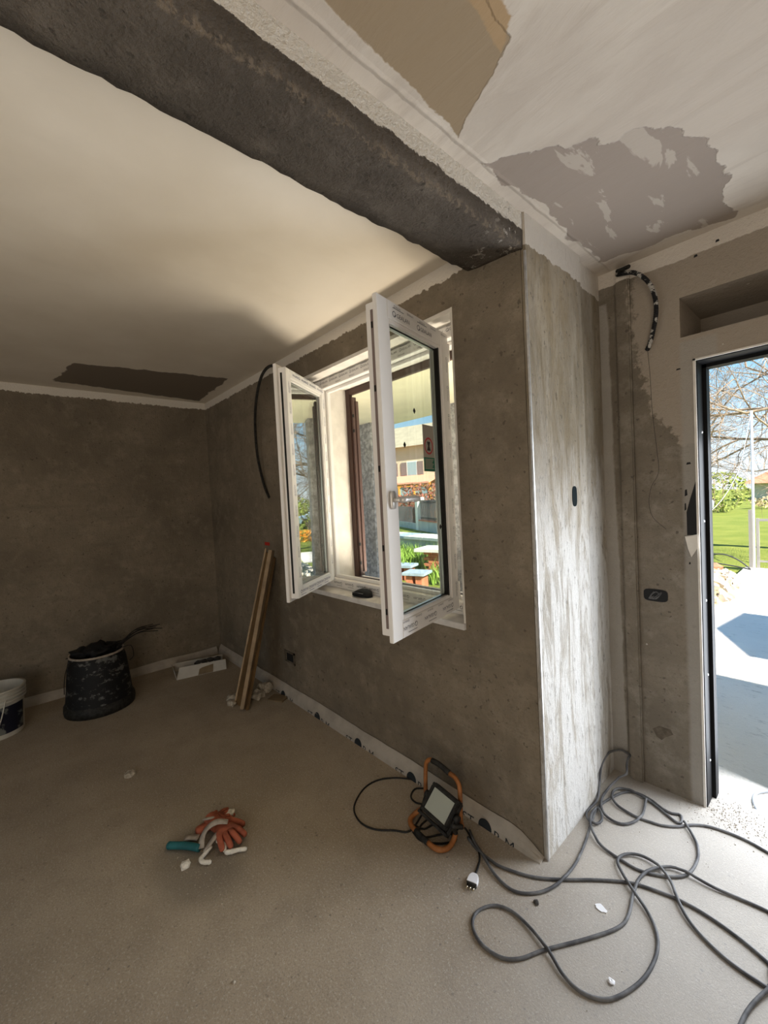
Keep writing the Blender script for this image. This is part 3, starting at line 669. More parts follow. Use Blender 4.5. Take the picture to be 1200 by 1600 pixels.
# black pouch on the sill
pc = onz(571, 930, 0.932)
b = MB(); pts = []
for (t, wv, hv) in ((0.0, 0.012, 0.008), (0.12, 0.034, 0.022), (0.35, 0.042, 0.034), (0.6, 0.043, 0.036), (0.85, 0.036, 0.028), (1.0, 0.014, 0.010)):
    pts.append((t, wv, hv))
k = 14; L_ = 0.135
for t, wv, hv in pts:
    for j in range(k):
        an = 2 * math.pi * j / k; ca, sa = math.cos(an), math.sin(an)
        b.v.append((t * L_ - L_ / 2, wv * math.copysign(abs(ca) ** 0.7, ca), hv * (0.5 + 0.5 * math.copysign(abs(sa) ** 0.7, sa))))
for i in range(len(pts) - 1):
    for j in range(k): b.f.append((i * k + j, i * k + (j + 1) % k, (i + 1) * k + (j + 1) % k, (i + 1) * k + j))
b.f += [tuple(range(k))[::-1], tuple((len(pts) - 1) * k + j for j in range(k))]
po = b.build('zip_pouch', M['pouch'], smooth=True); po.scale = (1.12, 1.0, 1.3); po.location = (pc.x + 0.0, 1.635, 0.930); po.rotation_euler = (0, 0, R(8))
tag(po, 'small black soft pouch lying on the marble window sill', 'pouch')
b = MB(); b.tube([Vector((-0.045, -0.041, 0.022)), Vector((0, -0.046, 0.024)), Vector((0.04, -0.042, 0.022))], 0.002, 6); b.build('zip', M['cord'], po)

# =================================================================== EDGE STRIPS (foam perimeter strip at the foot of the walls)
def foam_strip(name, p_list, tops, label, mat):
    b = MB(); prof = [(0.040, -0.002), (0.036, 0.03), (0.026, 0.06), (0.012, 0.085), (0.004, 0.095), (0.0, 0.09), (0.012, 0.06), (0.022, 0.03), (0.026, -0.002)]
    n_ = len(p_list); kk = len(prof)
    for i, (p, inn) in enumerate(p_list):
        for (o_, zz) in prof:
            b.v.append(tuple(Vector(p) + Vector(inn) * (o_ + 0.002) + EZ * zz * tops[i]))
    for i in range(n_ - 1):
        for j in range(kk - 1): b.f.append((i * kk + j, i * kk + j + 1, (i + 1) * kk + j + 1, (i + 1) * kk + j))
        b.f.append((i * kk + kk - 1, i * kk, (i + 1) * kk, (i + 1) * kk + kk - 1))
    b.f += [tuple(range(kk)), tuple((n_ - 1) * kk + j for j in range(kk))]
    return b.build(name, mat, smooth=False), prof
N_ = 70; pl_, tp_ = [], []
for i in range(N_ + 1):
    x = -4.46 + (XP - 0.015 + 4.46) * i / N_
    pl_.append(((x, Y1, 0), (0, -1, 0))); t = 0.98 + 0.10 * mnoise.noise(Vector((x * 2.1, 3, 0))) + 0.05 * mnoise.noise(Vector((x * 9, 1, 0)))
    t *= 0.96 - 0.16 * min(1, max(0, (x + 2.2) / 0.8))
    if x > -1.02: t *= max(0.10, 1 - ((x + 1.02) / 0.15) ** 1.6)
    tp_.append(t)
strip, prof = foam_strip('baseboard_back', pl_, tp_, '', M['foam_strip']); struct(strip, 'white printed foam edge strip along the window wall')
pl2, tp2 = [], []
for i in range(41):
    y = -1.5 + (1.54 + 1.5) * i / 40; pl2.append(((X0, y, 0), (1, 0, 0))); tp2.append(0.75 + 0.2 * mnoise.noise(Vector((y * 2.5, 9, 0))))
s2, _ = foam_strip('baseboard_left', pl2, tp2, '', M['foam_strip']); struct(s2, 'foam edge strip along the left wall')
def strip_print(xd):
    b = MB(); sz = 0.066
    T = basis((xd, Y1 - 0.0455, -0.026), (1, 0, 0), (0, 0.135, 0.99)); k = 20; c = Vector((0, 0.032, 0))
    b.add([T @ (c + Vector((0.036 * math.cos(6.2832 * j / k), 0.036 * math.sin(6.2832 * j / k), 0))) for j in range(k)], [tuple(range(k))])
    text_mesh(b, 'ST', sz, T @ Matrix.Translation((-0.130, 0, 0))); text_mesh(b, 'R', sz, T @ Matrix.Translation((0.045, 0, 0))); text_mesh(b, 'M', sz, T @ Matrix.Translation((0.103, 0, 0)))
    return b.build('strip_lettering', M['ink'], strip, fix=False)
for x in (-3.06, -2.56, -2.09, -1.62, -1.145): strip_print(x)

# =================================================================== CORDS
R_C = 0.0056
placed = []
def z7(l): return [(720 + a / 2.5, 1150 + b_ / 2.5) for a, b_ in l]
def zc(l): return [(900 + a / 6.667, 1160 + b_ / 6.667) for a, b_ in l]
def floor_cord(name, px, r, mat, label, raised=None, extra_end=None, extra_start=None, z0=0.0, lift=True, group=None):
    P = [onz(x, y, z0 + r) for x, y in px] if raised is None else list(px)
    if extra_end: P += [Vector((x, y, z)) for x, y, z in extra_end]
    if extra_start: P = [Vector((x, y, z)) for x, y, z in extra_start] + P
    S = catmull(P, 0.014)
    zs = [p.z for p in S]
    if lift:
        for i, p in enumerate(S):
            for (q, qi, qn, qr) in placed:
                if abs(p.x - q.x) > r + qr or abs(p.y - q.y) > r + qr: continue
                if qn == name and abs(qi - i) < 8: continue
                if (p.xy - q.xy).length < (r + qr) * 0.95 and abs(p.z - q.z) < r + qr + 0.02: zs[i] = max(zs[i], q.z + (r + qr) * 0.92)
            p.z = zs[i]
            if i >= 10: placed.append((S[i - 10].copy(), i - 10, name, r))
        m_ = len(zs); sm = list(zs)
        base = list(zs)
        for i in range(m_):
            for d in range(-8, 9):
                if 0 <= i + d < m_: sm[i] = max(sm[i], base[i + d] - abs(d) * 0.0022)
        for _ in range(3): sm = [sum(sm[max(0, i - 3):i + 4]) / len(sm[max(0, i - 3):i + 4]) for i in range(m_)]
        for i in range(m_): S[i].z = max(sm[i], base[i] - 0.002)
        for i in range(max(0, m_ - 10), m_): placed.append((S[i].copy(), i, name, r))
    b = MB(); b.tube(S, r, 8); o = b.build('extension_cord' if group is None or True else name, mat, smooth=True, fix=False)
    if label: tag(o, label, 'cord', group)
    return o
A = z7([(28, 395), (60, 440), (110, 480), (160, 512), (280, 550), (400, 561), (520, 562), (620, 568), (700, 583), (840, 635), (960, 700), (1100, 800), (1200, 885), (1290, 965)])
floor_cord('a', A, R_C, M['cord'], 'dusty grey cord running from the work light straight to the lower right', extra_end=((0.25, 1.75, R_C), (0.75, 1.60, R_C), (1.30, 1.75, R_C)))
Bc = z7([(35, 372), (55, 420), (92, 480), (140, 550), (210, 606), (300, 613), (380, 580), (440, 512), (480, 430)]) + zc([(140, 900), (165, 820), (205, 715), (275, 635), (380, 570), (480, 525), (590, 515), (690, 548), (800, 610), (900, 690)]) + zc([(1000, 740), (1070, 748), (1100, 775), (1098, 830), (1060, 838), (990, 790), (900, 715), (790, 630), (690, 570), (560, 510), (450, 490), (390, 520), (378, 585), (430, 660), (530, 725), (650, 785), (780, 830), (900, 865), (1050, 878), (1150, 866), (1250, 860)]) + [(1110, 1292), (1140, 1302), (1170, 1315), (1200, 1332), (1240, 1352)]
floor_cord('b', Bc, R_C, M['cord'], 'grey cord looping past the pier corner and out towards the door', extra_end=((0.02, 2.46, R_C), (0.16, 2.75, R_C), (0.55, 3.1, R_C - 0.018)))
lo = [Vector(p) for p in ()]
C1 = [onz(x, y, R_C) for x, y in zc([(730, 600), (715, 680), (690, 760), (620, 828), (510, 855), (400, 828), (300, 758), (262, 670), (280, 570), (350, 490), (450, 462), (530, 470)])]
C2 = [ony(x, y, yy) for x, y, yy in ((980, 1222, 2.30), (982, 1205, 2.335), (985, 1188, 2.355), (978, 1175, 2.36), (966, 1171, 2.355), (952, 1178, 2.31), (943, 1196, 2.24), (939, 1220, 2.19))]
C3 = [onz(x, y, R_C) for x, y in zc([(225, 610), (140, 690), (108, 750), (135, 825), (210, 860), (268, 825), (262, 740), (215, 700), (165, 770), (150, 880), (195, 985)]) + z7([(550, 432), (620, 480), (700, 525), (800, 548), (880, 543), (922, 490), (925, 432), (900, 380), (872, 340)])]
floor_cord('c', C1 + C2 + C3, R_C, M['cord'], 'dark cord with a raised loop against the corner beside the door', raised=True)
Dp = z7([(1290, 735), (1200, 685), (1100, 640), (980, 590), (880, 537), (820, 516), (750, 524), (700, 560), (674, 620), (655, 700), (615, 748), (500, 790), (330, 835), (230, 870), (150, 862), (75, 805), (45, 735), (65, 685), (130, 662), (200, 685), (270, 750), (340, 840), (400, 935), (470, 1000), (560, 1029), (640, 1005), (720, 940), (765, 850), (765, 770), (730, 690), (670, 605), (630, 540), (612, 492), (640, 467), (700, 470), (770, 510), (820, 575), (850, 650), (900, 735), (1000, 840), (1100, 920), (1200, 985), (1290, 1055)])
floor_cord('d', Dp, R_C, M['cord'], 'grey cord lying in two wide loops on the foreground floor', extra_end=((0.35, 1.30, R_C), (0.9, 1.0, R_C), (1.4, 1.1, R_C)), extra_start=((1.4, 2.1, R_C), (0.8, 2.18, R_C), (0.3, 2.05, R_C)))
floor_cord('e', z7([(1070, 1200), (1092, 1130), (1120, 1075), (1160, 1030), (1220, 985), (1290, 945)]), R_C, M['cord'], 'short end of grey cord at the lower right picture edge', extra_end=((0.35, 1.52, R_C), (0.8, 1.35, R_C), (1.35, 1.45, R_C)), extra_start=((0.1, 0.5, R_C), (-0.1, 0.8, R_C), (-0.16, 1.1, R_C)))
floor_cord('f', z7([(1250, 208), (1200, 215), (1158, 222), (1143, 245), (1155, 285), (1200, 345), (1250, 390)]), 0.007, M['cord_pale'], 'pale cord curling on the porch paving outside the door', z0=-0.018)
z6 = lambda l: [(520 + a / 3.158, 1140 + b_ / 3.158) for a, b_ in l]

# =================================================================== WORK LIGHT
wl = empty('work_light', (-1.25, 1.38, 0)); tag(wl, 'black floodlight on an orange tube stand leaning by the wall', 'work light')
tl, tr_, br, bl = Vector((-1.322, 1.402, 0.186)), Vector((-1.203, 1.398, 0.172)), Vector((-1.195, 1.335, 0.105)), Vector((-1.313, 1.338, 0.120))
cen = (tl + tr_ + br + bl) / 4; ux = ((tr_ - tl) + (br - bl)).normalized(); uy = ((tl - bl) + (tr_ - br)); uy = (uy - ux * uy.dot(ux)).normalized(); un = ux.cross(uy)
TW = Matrix(((ux.x, uy.x, un.x, cen.x), (ux.y, uy.y, un.y, cen.y), (ux.z, uy.z, un.z, cen.z), (0, 0, 0, 1)))
b = MB(); b.box((-0.078, -0.064, -0.045), (0.078, 0.064, -0.004), TW); rebase(wl, b.build('housing', M['black_plastic'], bevel=0.006))
b = MB()
for x0_, x1_, y0_, y1_ in ((-0.078, 0.078, 0.046, 0.062), (-0.078, 0.078, -0.064, -0.048), (-0.078, -0.060, -0.05, 0.05), (0.060, 0.078, -0.05, 0.05)): b.box((x0_, y0_, -0.006), (x1_, y1_, 0.006), TW)
rebase(wl, b.build('bezel', M['black_plastic'], bevel=0.003))
b = MB(); b.box((-0.061, -0.050, -0.004), (0.061, 0.048, 0.002), TW); rebase(wl, b.build('lamp_glass', M['lamp_glass']))
b = MB()
for i in range(9): b.box((-0.068 + i * 0.016, -0.055, -0.066), (-0.063 + i * 0.016, 0.055, -0.044), TW)
o = rebase(wl, b.build('cooling_fins', M['black_plastic'])); o['kind'] = 'stuff'
for sx in (-1, 1):
    b = MB(); p = TW @ Vector((sx * 0.088, 0.0, -0.02)); b.tube([p - ux * 0.010, p + ux * 0.010], 0.017, 12); rebase(wl, b.build('clamp_knob', M['black_plastic'], smooth=True))
b = MB(); b.box((-0.088, -0.082, -0.030), (0.088, -0.070, -0.004), TW); b.box((-0.088, -0.082, -0.030), (-0.079, 0.01, -0.010), TW); b.box((0.079, -0.082, -0.030), (0.088, 0.01, -0.010), TW); rebase(wl, b.build('bracket', M['black_plastic'], bevel=0.002))
hl = [ony(x, y, yy) for x, y, yy in ((666, 1250, 1.43), (665, 1230, 1.445), (665, 1205, 1.46), (666, 1192, 1.465), (671, 1187, 1.468), (675, 1188, 1.468))]
hg = [ony(x, y, 1.468) for x, y in ((675, 1188), (684, 1193), (693, 1200), (702, 1208))]
hr = [ony(x, y, yy) for x, y, yy in ((702, 1208, 1.468), (710, 1214, 1.466), (717, 1226, 1.46), (719, 1245, 1.45), (719.5, 1265, 1.44), (720, 1282, 1.42), (722, 1292, 1.40))]
for pts_ in (hl, hr):
    b = MB(); b.tube(catmull(pts_, 0.01), 0.0105, 12); rebase(wl, b.build('handle_tube', M['orange'], smooth=True, fix=False))
b = MB(); b.tube(catmull(hg, 0.01), 0.0125, 12); o = rebase(wl, b.build('grip', M['black_plastic'], smooth=True, fix=False)); o['label'] = 'dark foam grip'
ft = [onz(x, y, zz) for x, y, zz in ((661, 1262, 0.05), (650, 1270, 0.02), (641, 1280, 0.013), (643, 1290, 0.013), (650, 1298, 0.013))]
fg = [onz(x, y, 0.013) for x, y in ((650, 1298), (658, 1307), (669, 1317))]
fr = [onz(x, y, zz) for x, y, zz in ((669, 1317, 0.013), (679, 1325, 0.013), (690, 1328, 0.013), (701, 1324, 0.013), (708, 1314, 0.02), (712, 1302, 0.04))]
for pts_ in (ft, fr):
    b = MB(); b.tube(catmull(pts_, 0.01), 0.0115, 12); rebase(wl, b.build('foot_tube', M['orange'], smooth=True, fix=False))
b = MB(); b.tube(catmull(fg, 0.01), 0.013, 12); rebase(wl, b.build('foot_grip', M['black_plastic'], smooth=True, fix=False))
for pp in ([Vector(hl[0]), TW @ Vector((-0.088, -0.02, -0.02)), Vector(ft[0])], [Vector(hr[-1]), TW @ Vector((0.088, -0.03, -0.02)), Vector(fr[-1])]):
    b = MB(); b.tube(catmull(pp, 0.01), 0.0105, 10); rebase(wl, b.build('stand_joint', M['black_plastic'], smooth=True, fix=False))
# its own thin cable: loops and the plug
rc = 0.0042
ca = [onz(x, y, rc) for x, y in z6([(440, 420), (380, 500), (300, 497), (200, 490), (130, 450), (105, 380), (150, 295), (220, 250), (320, 238), (430, 255), (480, 290), (450, 290), (405, 293), (385, 330), (410, 360), (460, 372), (520, 400), (560, 440)])]
b = MB(); b.tube(catmull(ca, 0.012), rc, 7); rebase(wl, b.build('cable', M['cord_black'], smooth=True, fix=False))
ca = [onz(x, y, rc) for x, y in z6([(470, 440), (430, 480), (440, 530), (520, 520), (600, 500), (645, 480), (690, 545), (716, 590), (724, 640), (712, 690), (702, 716)])]
b = MB(); b.tube(catmull(ca, 0.012), rc, 7); rebase(wl, b.build('cable', M['cord_black'], smooth=True, fix=False))
ca = [onz(x, y, rc) for x, y in z6([(400, 470), (450, 490), (500, 470), (560, 500), (610, 540), (560, 560), (490, 560), (430, 545), (395, 505)])]
b = MB(); b.tube(catmull(ca, 0.012), rc, 7); rebase(wl, b.build('cable', M['cord_black'], smooth=True, fix=False))
pa = onz(742.5, 1366, 0.012); pb = onz(735, 1386, 0.012); dd = (pb - pa); dd.z = 0; dd.normalize(); sd = Vector((-dd.y, dd.x, 0))
outline = [(-0.000, 0.006), (0.004, 0.013), (0.014, 0.019), (0.030, 0.021), (0.046, 0.021), (0.046, -0.021), (0.030, -0.021), (0.014, -0.019), (0.004, -0.013), (0.0, -0.006)]
b = MB(); b.prism([pa + dd * u + sd * v - EZ * 0.010 for u, v in outline], EZ * 0.017); pg = rebase(wl, b.build('plug', M['plug'], bevel=0.002)); pg['label'] = 'white three pin plug'
b = MB(); b.prism([pa + dd * u + sd * v - EZ * 0.0095 for u, v in ((0.046, 0.020), (0.053, 0.018), (0.053, -0.018), (0.046, -0.020))], EZ * 0.015); rebase(wl, b.build('plug_face', M['black_plastic']))
for v in (-0.013, 0, 0.013):
    b = MB(); b.tube([pa + dd * 0.052 + sd * v - EZ * 0.002, pa + dd * 0.072 + sd * v - EZ * 0.002], 0.0024, 8); rebase(wl, b.build('plug_pin', M['brass'], smooth=True))

# =================================================================== GLOVES AND SCRAPS
def skin_object(name, joints, edges, mat, sub=2):
    me = bpy.data.meshes.new(name); me.from_pydata([j[0] for j in joints], edges, [])
    ob = bpy.data.objects.new(name, me); COL.objects.link(ob)
    ob.modifiers.new('skin', 'SKIN'); sv = me.skin_vertices[0].data
    for i, j in enumerate(joints):
        sv[i].radius = (j[1], j[2]) if len(j) > 2 else (j[1], j[1]); sv[i].use_root = (i == 0)
    s = ob.modifiers.new('sub', 'SUBSURF'); s.levels = sub; s.render_levels = sub
    dg = bpy.context.evaluated_depsgraph_get(); m2 = bpy.data.meshes.new_from_object(ob.evaluated_get(dg))
    bpy.data.objects.remove(ob); bpy.data.meshes.remove(me)
    return m2
def glove_mesh(curl=1.0):
    J = [((0, 0, 0.030), 0.032, 0.022), ((-0.045, 0, 0.026), 0.030, 0.022), ((-0.10, 0, 0.026), 0.034, 0.022), ((0.035, 0, 0.030), 0.034, 0.020)]; E_ = [(0, 1), (1, 2), (0, 3)]
    for k_, (yy, ln, ang) in enumerate(((0.034, 0.062, 16), (0.012, 0.076, 5), (-0.011, 0.070, -5), (-0.033, 0.056, -15))):
        base = len(J); dx, dy = math.cos(R(ang)), math.sin(R(ang))
        J.append(((0.052, yy, 0.030), 0.013)); J.append(((0.052 + ln * 0.45 * dx, yy + ln * 0.45 * dy, 0.030 - 0.003 * curl), 0.0125))
        J.append(((0.052 + ln * 0.8 * dx, yy + ln * 0.8 * dy, 0.024 - 0.006 * curl), 0.0115)); J.append(((0.052 + ln * dx, yy + ln * dy, 0.014), 0.009))
        E_ += [(3, base), (base, base + 1), (base + 1, base + 2), (base + 2, base + 3)]
    base = len(J); J.append(((0.0, 0.042, 0.026), 0.015)); J.append(((0.03, 0.066, 0.020), 0.013)); J.append(((0.055, 0.078, 0.014), 0.010)); E_ += [(0, base), (base, base + 1), (base + 1, base + 2)]
    return skin_object('work_glove', J, E_, None)
gm = glove_mesh()
gp = onz(345, 1297, 0.02); gf = onz(388, 1313, 0.02); gang = math.atan2(gf.y - gp.y, gf.x - gp.x)
g1 = link('work_glove', gm, M['glove'], smooth=True); g1.location = (gp.x, gp.y, 0.002); g1.rotation_euler = (0, 0, gang - 0.30); g1.scale = (1.15, 1.15, 1.25)
tag(g1, 'orange rubber work glove palm down with its fingers spread on the floor', 'glove')
gm2 = glove_mesh(1.0); g2p = onz(333, 1284, 0.02)
g2 = link('work_glove', gm2, M['glove'], smooth=True); g2.location = (g2p.x, g2p.y, -0.006); g2.rotation_euler = (R(6), 0, gang + 1.2); g2.scale = (0.85, 0.85, 0.9)
tag(g2, 'second orange glove crumpled behind the spread glove', 'glove')
def ribbon(pts, wdt, th, wave=0.006, seed=0):
    S = catmull(pts, 0.012); b = MB(); n_ = len(S)
    for i, p in enumerate(S):
        t = (S[min(i + 1, n_ - 1)] - S[max(0, i - 1)]).normalized(); s_ = t.cross(EZ).normalized(); up = EZ
        tw = 0.9 * mnoise.noise(Vector((i * 0.15, seed, 0))); s_ = (s_ * math.cos(tw) + up * math.sin(tw)).normalized(); nn = t.cross(s_)
        w_ = wdt * (0.75 + 0.3 * mnoise.noise(Vector((i * 0.2, seed + 5, 0))))
        for a_, c_2 in ((-1, -1), (1, -1), (1, 1), (-1, 1)): b.v.append(tuple(p + s_ * w_ / 2 * a_ + nn * th / 2 * c_2))
    for i in range(n_ - 1):
        for j in range(4): b.f.append((i * 4 + j, i * 4 + (j + 1) % 4, i * 4 + 4 + (j + 1) % 4, i * 4 + 4 + j))
    b.f += [(0, 1, 2, 3), tuple((n_ - 1) * 4 + j for j in range(4))]
    return b
def pz(x, y, z_=0.02): return onz(x, y, z_)
b = ribbon([pz(356, 1284, 0.075), pz(340, 1284, 0.085), pz(326, 1292, 0.075), pz(317, 1306, 0.055), pz(314, 1326, 0.02)], 0.034, 0.005, seed=1); tag(b.build('cloth_strip', M['glove_dusty'], smooth=True), 'grey dusty cloth strip draped over the orange gloves, longest one', 'cloth')
b = ribbon([pz(340, 1302, 0.05), pz(333, 1312, 0.04), pz(325, 1322, 0.03), pz(318, 1330, 0.014)], 0.03, 0.005, seed=2); tag(b.build('cloth_strip', M['glove_dusty'], smooth=True), 'grey dusty cloth strip ending between the foam beads', 'cloth')
b = ribbon([pz(289, 1310, 0.02), pz(298, 1308, 0.025), pz(310, 1309, 0.02)], 0.05, 0.006, seed=3); tag(b.build('cloth_strip', M['glove_dusty'], smooth=True), 'short grey cloth scrap beside the teal handle', 'cloth')
b = ribbon([pz(318, 1280, 0.05), pz(330, 1278, 0.06), pz(342, 1275, 0.05)], 0.02, 0.005, seed=4); tag(b.build('cloth_strip', M['glove_dusty'], smooth=True), 'small brownish cloth strip at the back of the glove heap', 'cloth')
b = MB(); b.tube(catmull([pz(263, 1321, 0.017), pz(280, 1321, 0.019), pz(296, 1322, 0.019), pz(312, 1325, 0.02)], 0.01), [0.012, 0.0135, 0.0145, 0.0155, 0.016] and 0.0155, 12)
th_ = b.build('tool_handle', M['teal'], smooth=True); tag(th_, 'teal plastic tool handle lying left of the gloves', 'tool handle')
b = MB(); e0 = pz(263, 1321, 0.017); b.lathe([(0.0, -0.004), (0.013, -0.003), (0.0165, 0.004), (0.0155, 0.012)], 12); o = b.build('end_cap', M['teal'], th_, smooth=True)
dv = (pz(280, 1321, 0.019) - e0).normalized(); o.matrix_world = Matrix.Translation(e0) @ dv.to_track_quat('Z', 'X').to_matrix().to_4x4()
def foam_bead(pts, r, label, seed):
    S = catmull(pts, 0.006); rs = [r * (0.85 + 0.4 * abs(mnoise.noise(Vector((i * 0.35, seed, 2))))) for i in range(len(S))]; rs[0] *= 0.5; rs[-1] *= 0.5
    b = MB(); b.tube(S, rs, 9); o = b.build('foam_bead', M['pufoam'], smooth=True, fix=False); tag(o, label, 'foam bead', None); return o
foam_bead([pz(386, 1326, 0.012), pz(372, 1328, 0.013), pz(360, 1331, 0.013), pz(351, 1332, 0.012)], 0.010, 'white foam bead lying below the glove fingertips', 1)
foam_bead([pz(338, 1312, 0.03), pz(345, 1317, 0.025), pz(352, 1321, 0.018), pz(350, 1331, 0.012)], 0.010, 'bent white foam bead beside the glove cuff', 2)
foam_bead([pz(331, 1321, 0.02), pz(322, 1332, 0.013), pz(314, 1342, 0.012), pz(318, 1347, 0.012), pz(330, 1347, 0.012)], 0.010, 'hooked white foam bead in front of the gloves', 3)
for (x, y, r_, sq, lab, mt, nm, zz) in (
    (360, 1275, 0.026, 0.7, 'white foam lump behind the orange glove', 'pufoam', 'foam_lump', 0.012),
    (290, 1353, 0.022, 0.5, 'white foam lump in front of the teal handle', 'pufoam', 'foam_lump', 0.006),
    (203, 1211, 0.034, 0.45, 'pale mortar lump alone on the floor in front of the black tub', 'lump', 'mortar_lump', 0.008),
    (955, 1535, 0.010, 0.5, 'tiny white chip inside the foreground cord loop', 'plug', 'plaster_chip', 0.003),
    (838, 1411, 0.010, 0.6, 'small dark crumb on the floor above the wide cord loop', 'darkcrumb', 'dirt_crumb', 0.003),
    (366, 1535, 0.006, 0.6, 'tiny pale chip on the bare floor near the lower picture edge', 'lump', 'plaster_chip', 0.002)):
    o = link(nm, lump_mesh(r_, x * 0.01, 2, 0.5, sq), M[mt], smooth=False); p = onz(x, y, 0.0); o.location = (p.x, p.y, zz); o.rotation_euler = (0, 0, x); tag(o, lab, 'scrap')
# white plaster splash
p = onz(939, 1420, 0); b = MB(); k = 16
b.prism([p + Vector((math.cos(6.283 * j / k) * 0.020 * (1 + 0.5 * mnoise.noise(Vector((j * 1.3, 2, 0)))), math.sin(6.283 * j / k) * 0.013 * (1 + 0.6 * mnoise.noise(Vector((j * 1.7, 7, 0)))), 0)) for j in range(k)], (0, 0, 0.003)); tag(b.build('plaster_splash', M['plug']), 'flat white plaster splash on the floor between the cords', 'scrap')
# grit and crumbs (uncountable)
b = MB(); rng = random.Random(3)
def crumb(b, x, y, s, z_=0.0):
    vs = [(x + rng.uniform(-s, s), y + rng.uniform(-s, s), z_ - 0.001) for _ in range(3)] + [(x + rng.uniform(-s, s) * 0.4, y + rng.uniform(-s, s) * 0.4, z_ + s * 0.8)]
    b.add(vs, [(0, 1, 2), (0, 1, 3), (1, 2, 3), (2, 0, 3)])
for _ in range(900):
    gx_ = rng.uniform(-3.5, 0.9); crumb(b, gx_, rng.uniform(0.2, 1.5 if gx_ < -0.82 else 2.3), rng.uniform(0.0015, 0.0045))
for _ in range(350):
    a_ = rng.gauss(0, 0.12); c_2 = rng.gauss(0, 0.09); crumb(b, -1.93 + a_, 0.55 + c_2, rng.uniform(0.002, 0.005))
for _ in range(900):
    crumb(b, rng.gauss(-0.38, 0.10), rng.gauss(2.38, 0.07), rng.uniform(0.002, 0.006))
b.v = [v for v in b.v]
gr_ = b.build('floor_grit', M['lump'], fix=False); gr_['kind'] = 'stuff'; tag(gr_, 'loose grit scattered over the screed floor', 'grit')

# =================================================================== LEANING TIMBER
def slab_between(bl_, br_, tr2, tl2, th, nrm):
    b = MB(); q = [Vector(bl_), Vector(br_), Vector(tr2), Vector(tl2)]; b.prism(q, Vector(nrm).normalized() * th); return b
fbl, fbr = onz(366, 1098, 0.001), onz(386, 1111, 0.001)
wl_, wr_ = ony(414, 862, Y1 - 0.03), ony(428, 872, Y1 - 0.03)
nrm = (fbr - fbl).cross(wl_ - fbl).normalized()
if nrm.y < 0: nrm = -nrm
b = slab_between(fbl, fbl + (fbr - fbl) * 0.97, wr_, wl_, 0.02, nrm); pk = b.build('wooden_plank', M['wood_dark'], bevel=0.002); tag(pk, 'wide dark brown plank leaning on the window wall', 'plank')
f1, f2 = onz(379, 1106, 0.001), onz(388, 1112, 0.001); w1_, w2_ = ony(427, 856, Y1 - 0.05), ony(432, 871, Y1 - 0.05)
w2_ = Vector((w2_.x, w2_.y, w1_.z - 0.03))
b = MB(); ax = (w2_ - f2); dirv = ax.normalized(); sidev = Vector((0.75, -0.66, 0)); sidev = (sidev - dirv * sidev.dot(dirv)).normalized(); nv = dirv.cross(sidev).normalized()
if nv.y > 0: nv = -nv
def batten(p0, p1, w_, t_, off):
    b = MB(); q = [p0 + sidev * (-w_ / 2), p0 + sidev * (w_ / 2), p1 + sidev * (w_ / 2), p1 - sidev * (w_ / 2)]; q = [v + nv * off for v in q]; b.prism(q, nv * t_); return b
base0 = onz(383, 1106, 0.012); top0 = ony(427, 860, Y1 - 0.075)
tag(batten(base0, top0, 0.085, 0.028, 0.0).build('wooden_batten', M['wood'], bevel=0.003), 'thick pale batten leaning in front of the dark plank', 'batten')
base1 = onz(377, 1096, 0.10); top1 = ony(424, 858, Y1 - 0.10)
tag(batten(base1, top1, 0.016, 0.012, 0.036).build('wooden_lath', M['wood'], bevel=0.002), 'narrow wooden lath along the left edge of the batten', 'lath')
b = MB(); b.box((-0.07, -0.05, 0), (0.07, 0.05, 0.012)); o = b.build('carton_scrap', M['card_brown'], bevel=0.002); p = onz(440, 1090, 0); o.location = (p.x, p.y - 0.03, 0); o.rotation_euler = (0, 0, 0.5); tag(o, 'flat brown scrap on the floor right of the leaning timber', 'scrap')
for i, (x, y, r_, lab) in enumerate(((363, 1092, 0.045, 'pale rubble chunk left of the plank foot, upper one'), (362, 1100, 0.036, 'pale rubble chunk left of the plank foot, lower one'), (402, 1086, 0.060, 'pale rubble chunk right of the batten, nearest to it'), (415, 1076, 0.065, 'pale rubble chunk right of the batten, the largest'), (425, 1074, 0.036, 'small pale rubble chunk beside the wall strip'))):
    o = link('rubble_chunk', lump_mesh(r_, i + 2.3, 2, 0.6, 0.7), M['lump'], smooth=False); p = onz(x, y, r_ * 0.3); o.location = (p.x, min(p.y, 1.48), r_ * 0.42); o.rotation_euler = (0, 0, i * 1.1); tag(o, lab, 'rubble')

# =================================================================== CARTON, TUB, BUCKET
ct = empty('carton_tray', (-4.08, 1.22, 0)); tag(ct, 'flattened white carton tray on the floor by the left wall', 'carton')
p1, p2 = onz(276, 1063, 0), onz(354, 1045, 0); dx_ = (p2 - p1); ln = dx_.length; ang = math.atan2(dx_.y, dx_.x)
TT = Matrix.Translation((p1.x, p1.y, 0)) @ Matrix.Rotation(ang, 4, 'Z')
b = MB(); b.box((0, 0.01, 0.001), (ln, 0.22, 0.004), TT); rebase(ct, b.build('base', M['card']))
b = MB(); b.prism([TT @ Vector(v) for v in ((0, 0, 0), (ln, 0, 0), (ln, 0.03, 0.085), (0.03, 0.035, 0.095))], TT.to_3x3() @ Vector((0, 0.004, 0))); fp = rebase(ct, b.build('front_flap', M['card']))
b = MB(); b.prism([TT @ Vector(v) for v in ((ln * 0.42, -0.002, 0.004), (ln * 0.72, -0.002, 0.004), (ln * 0.74, 0.022, 0.07), (ln * 0.46, 0.022, 0.055))], TT.to_3x3() @ Vector((0, -0.001, 0))); o = rebase(ct, b.build('brown_patch', M['card_brown']))
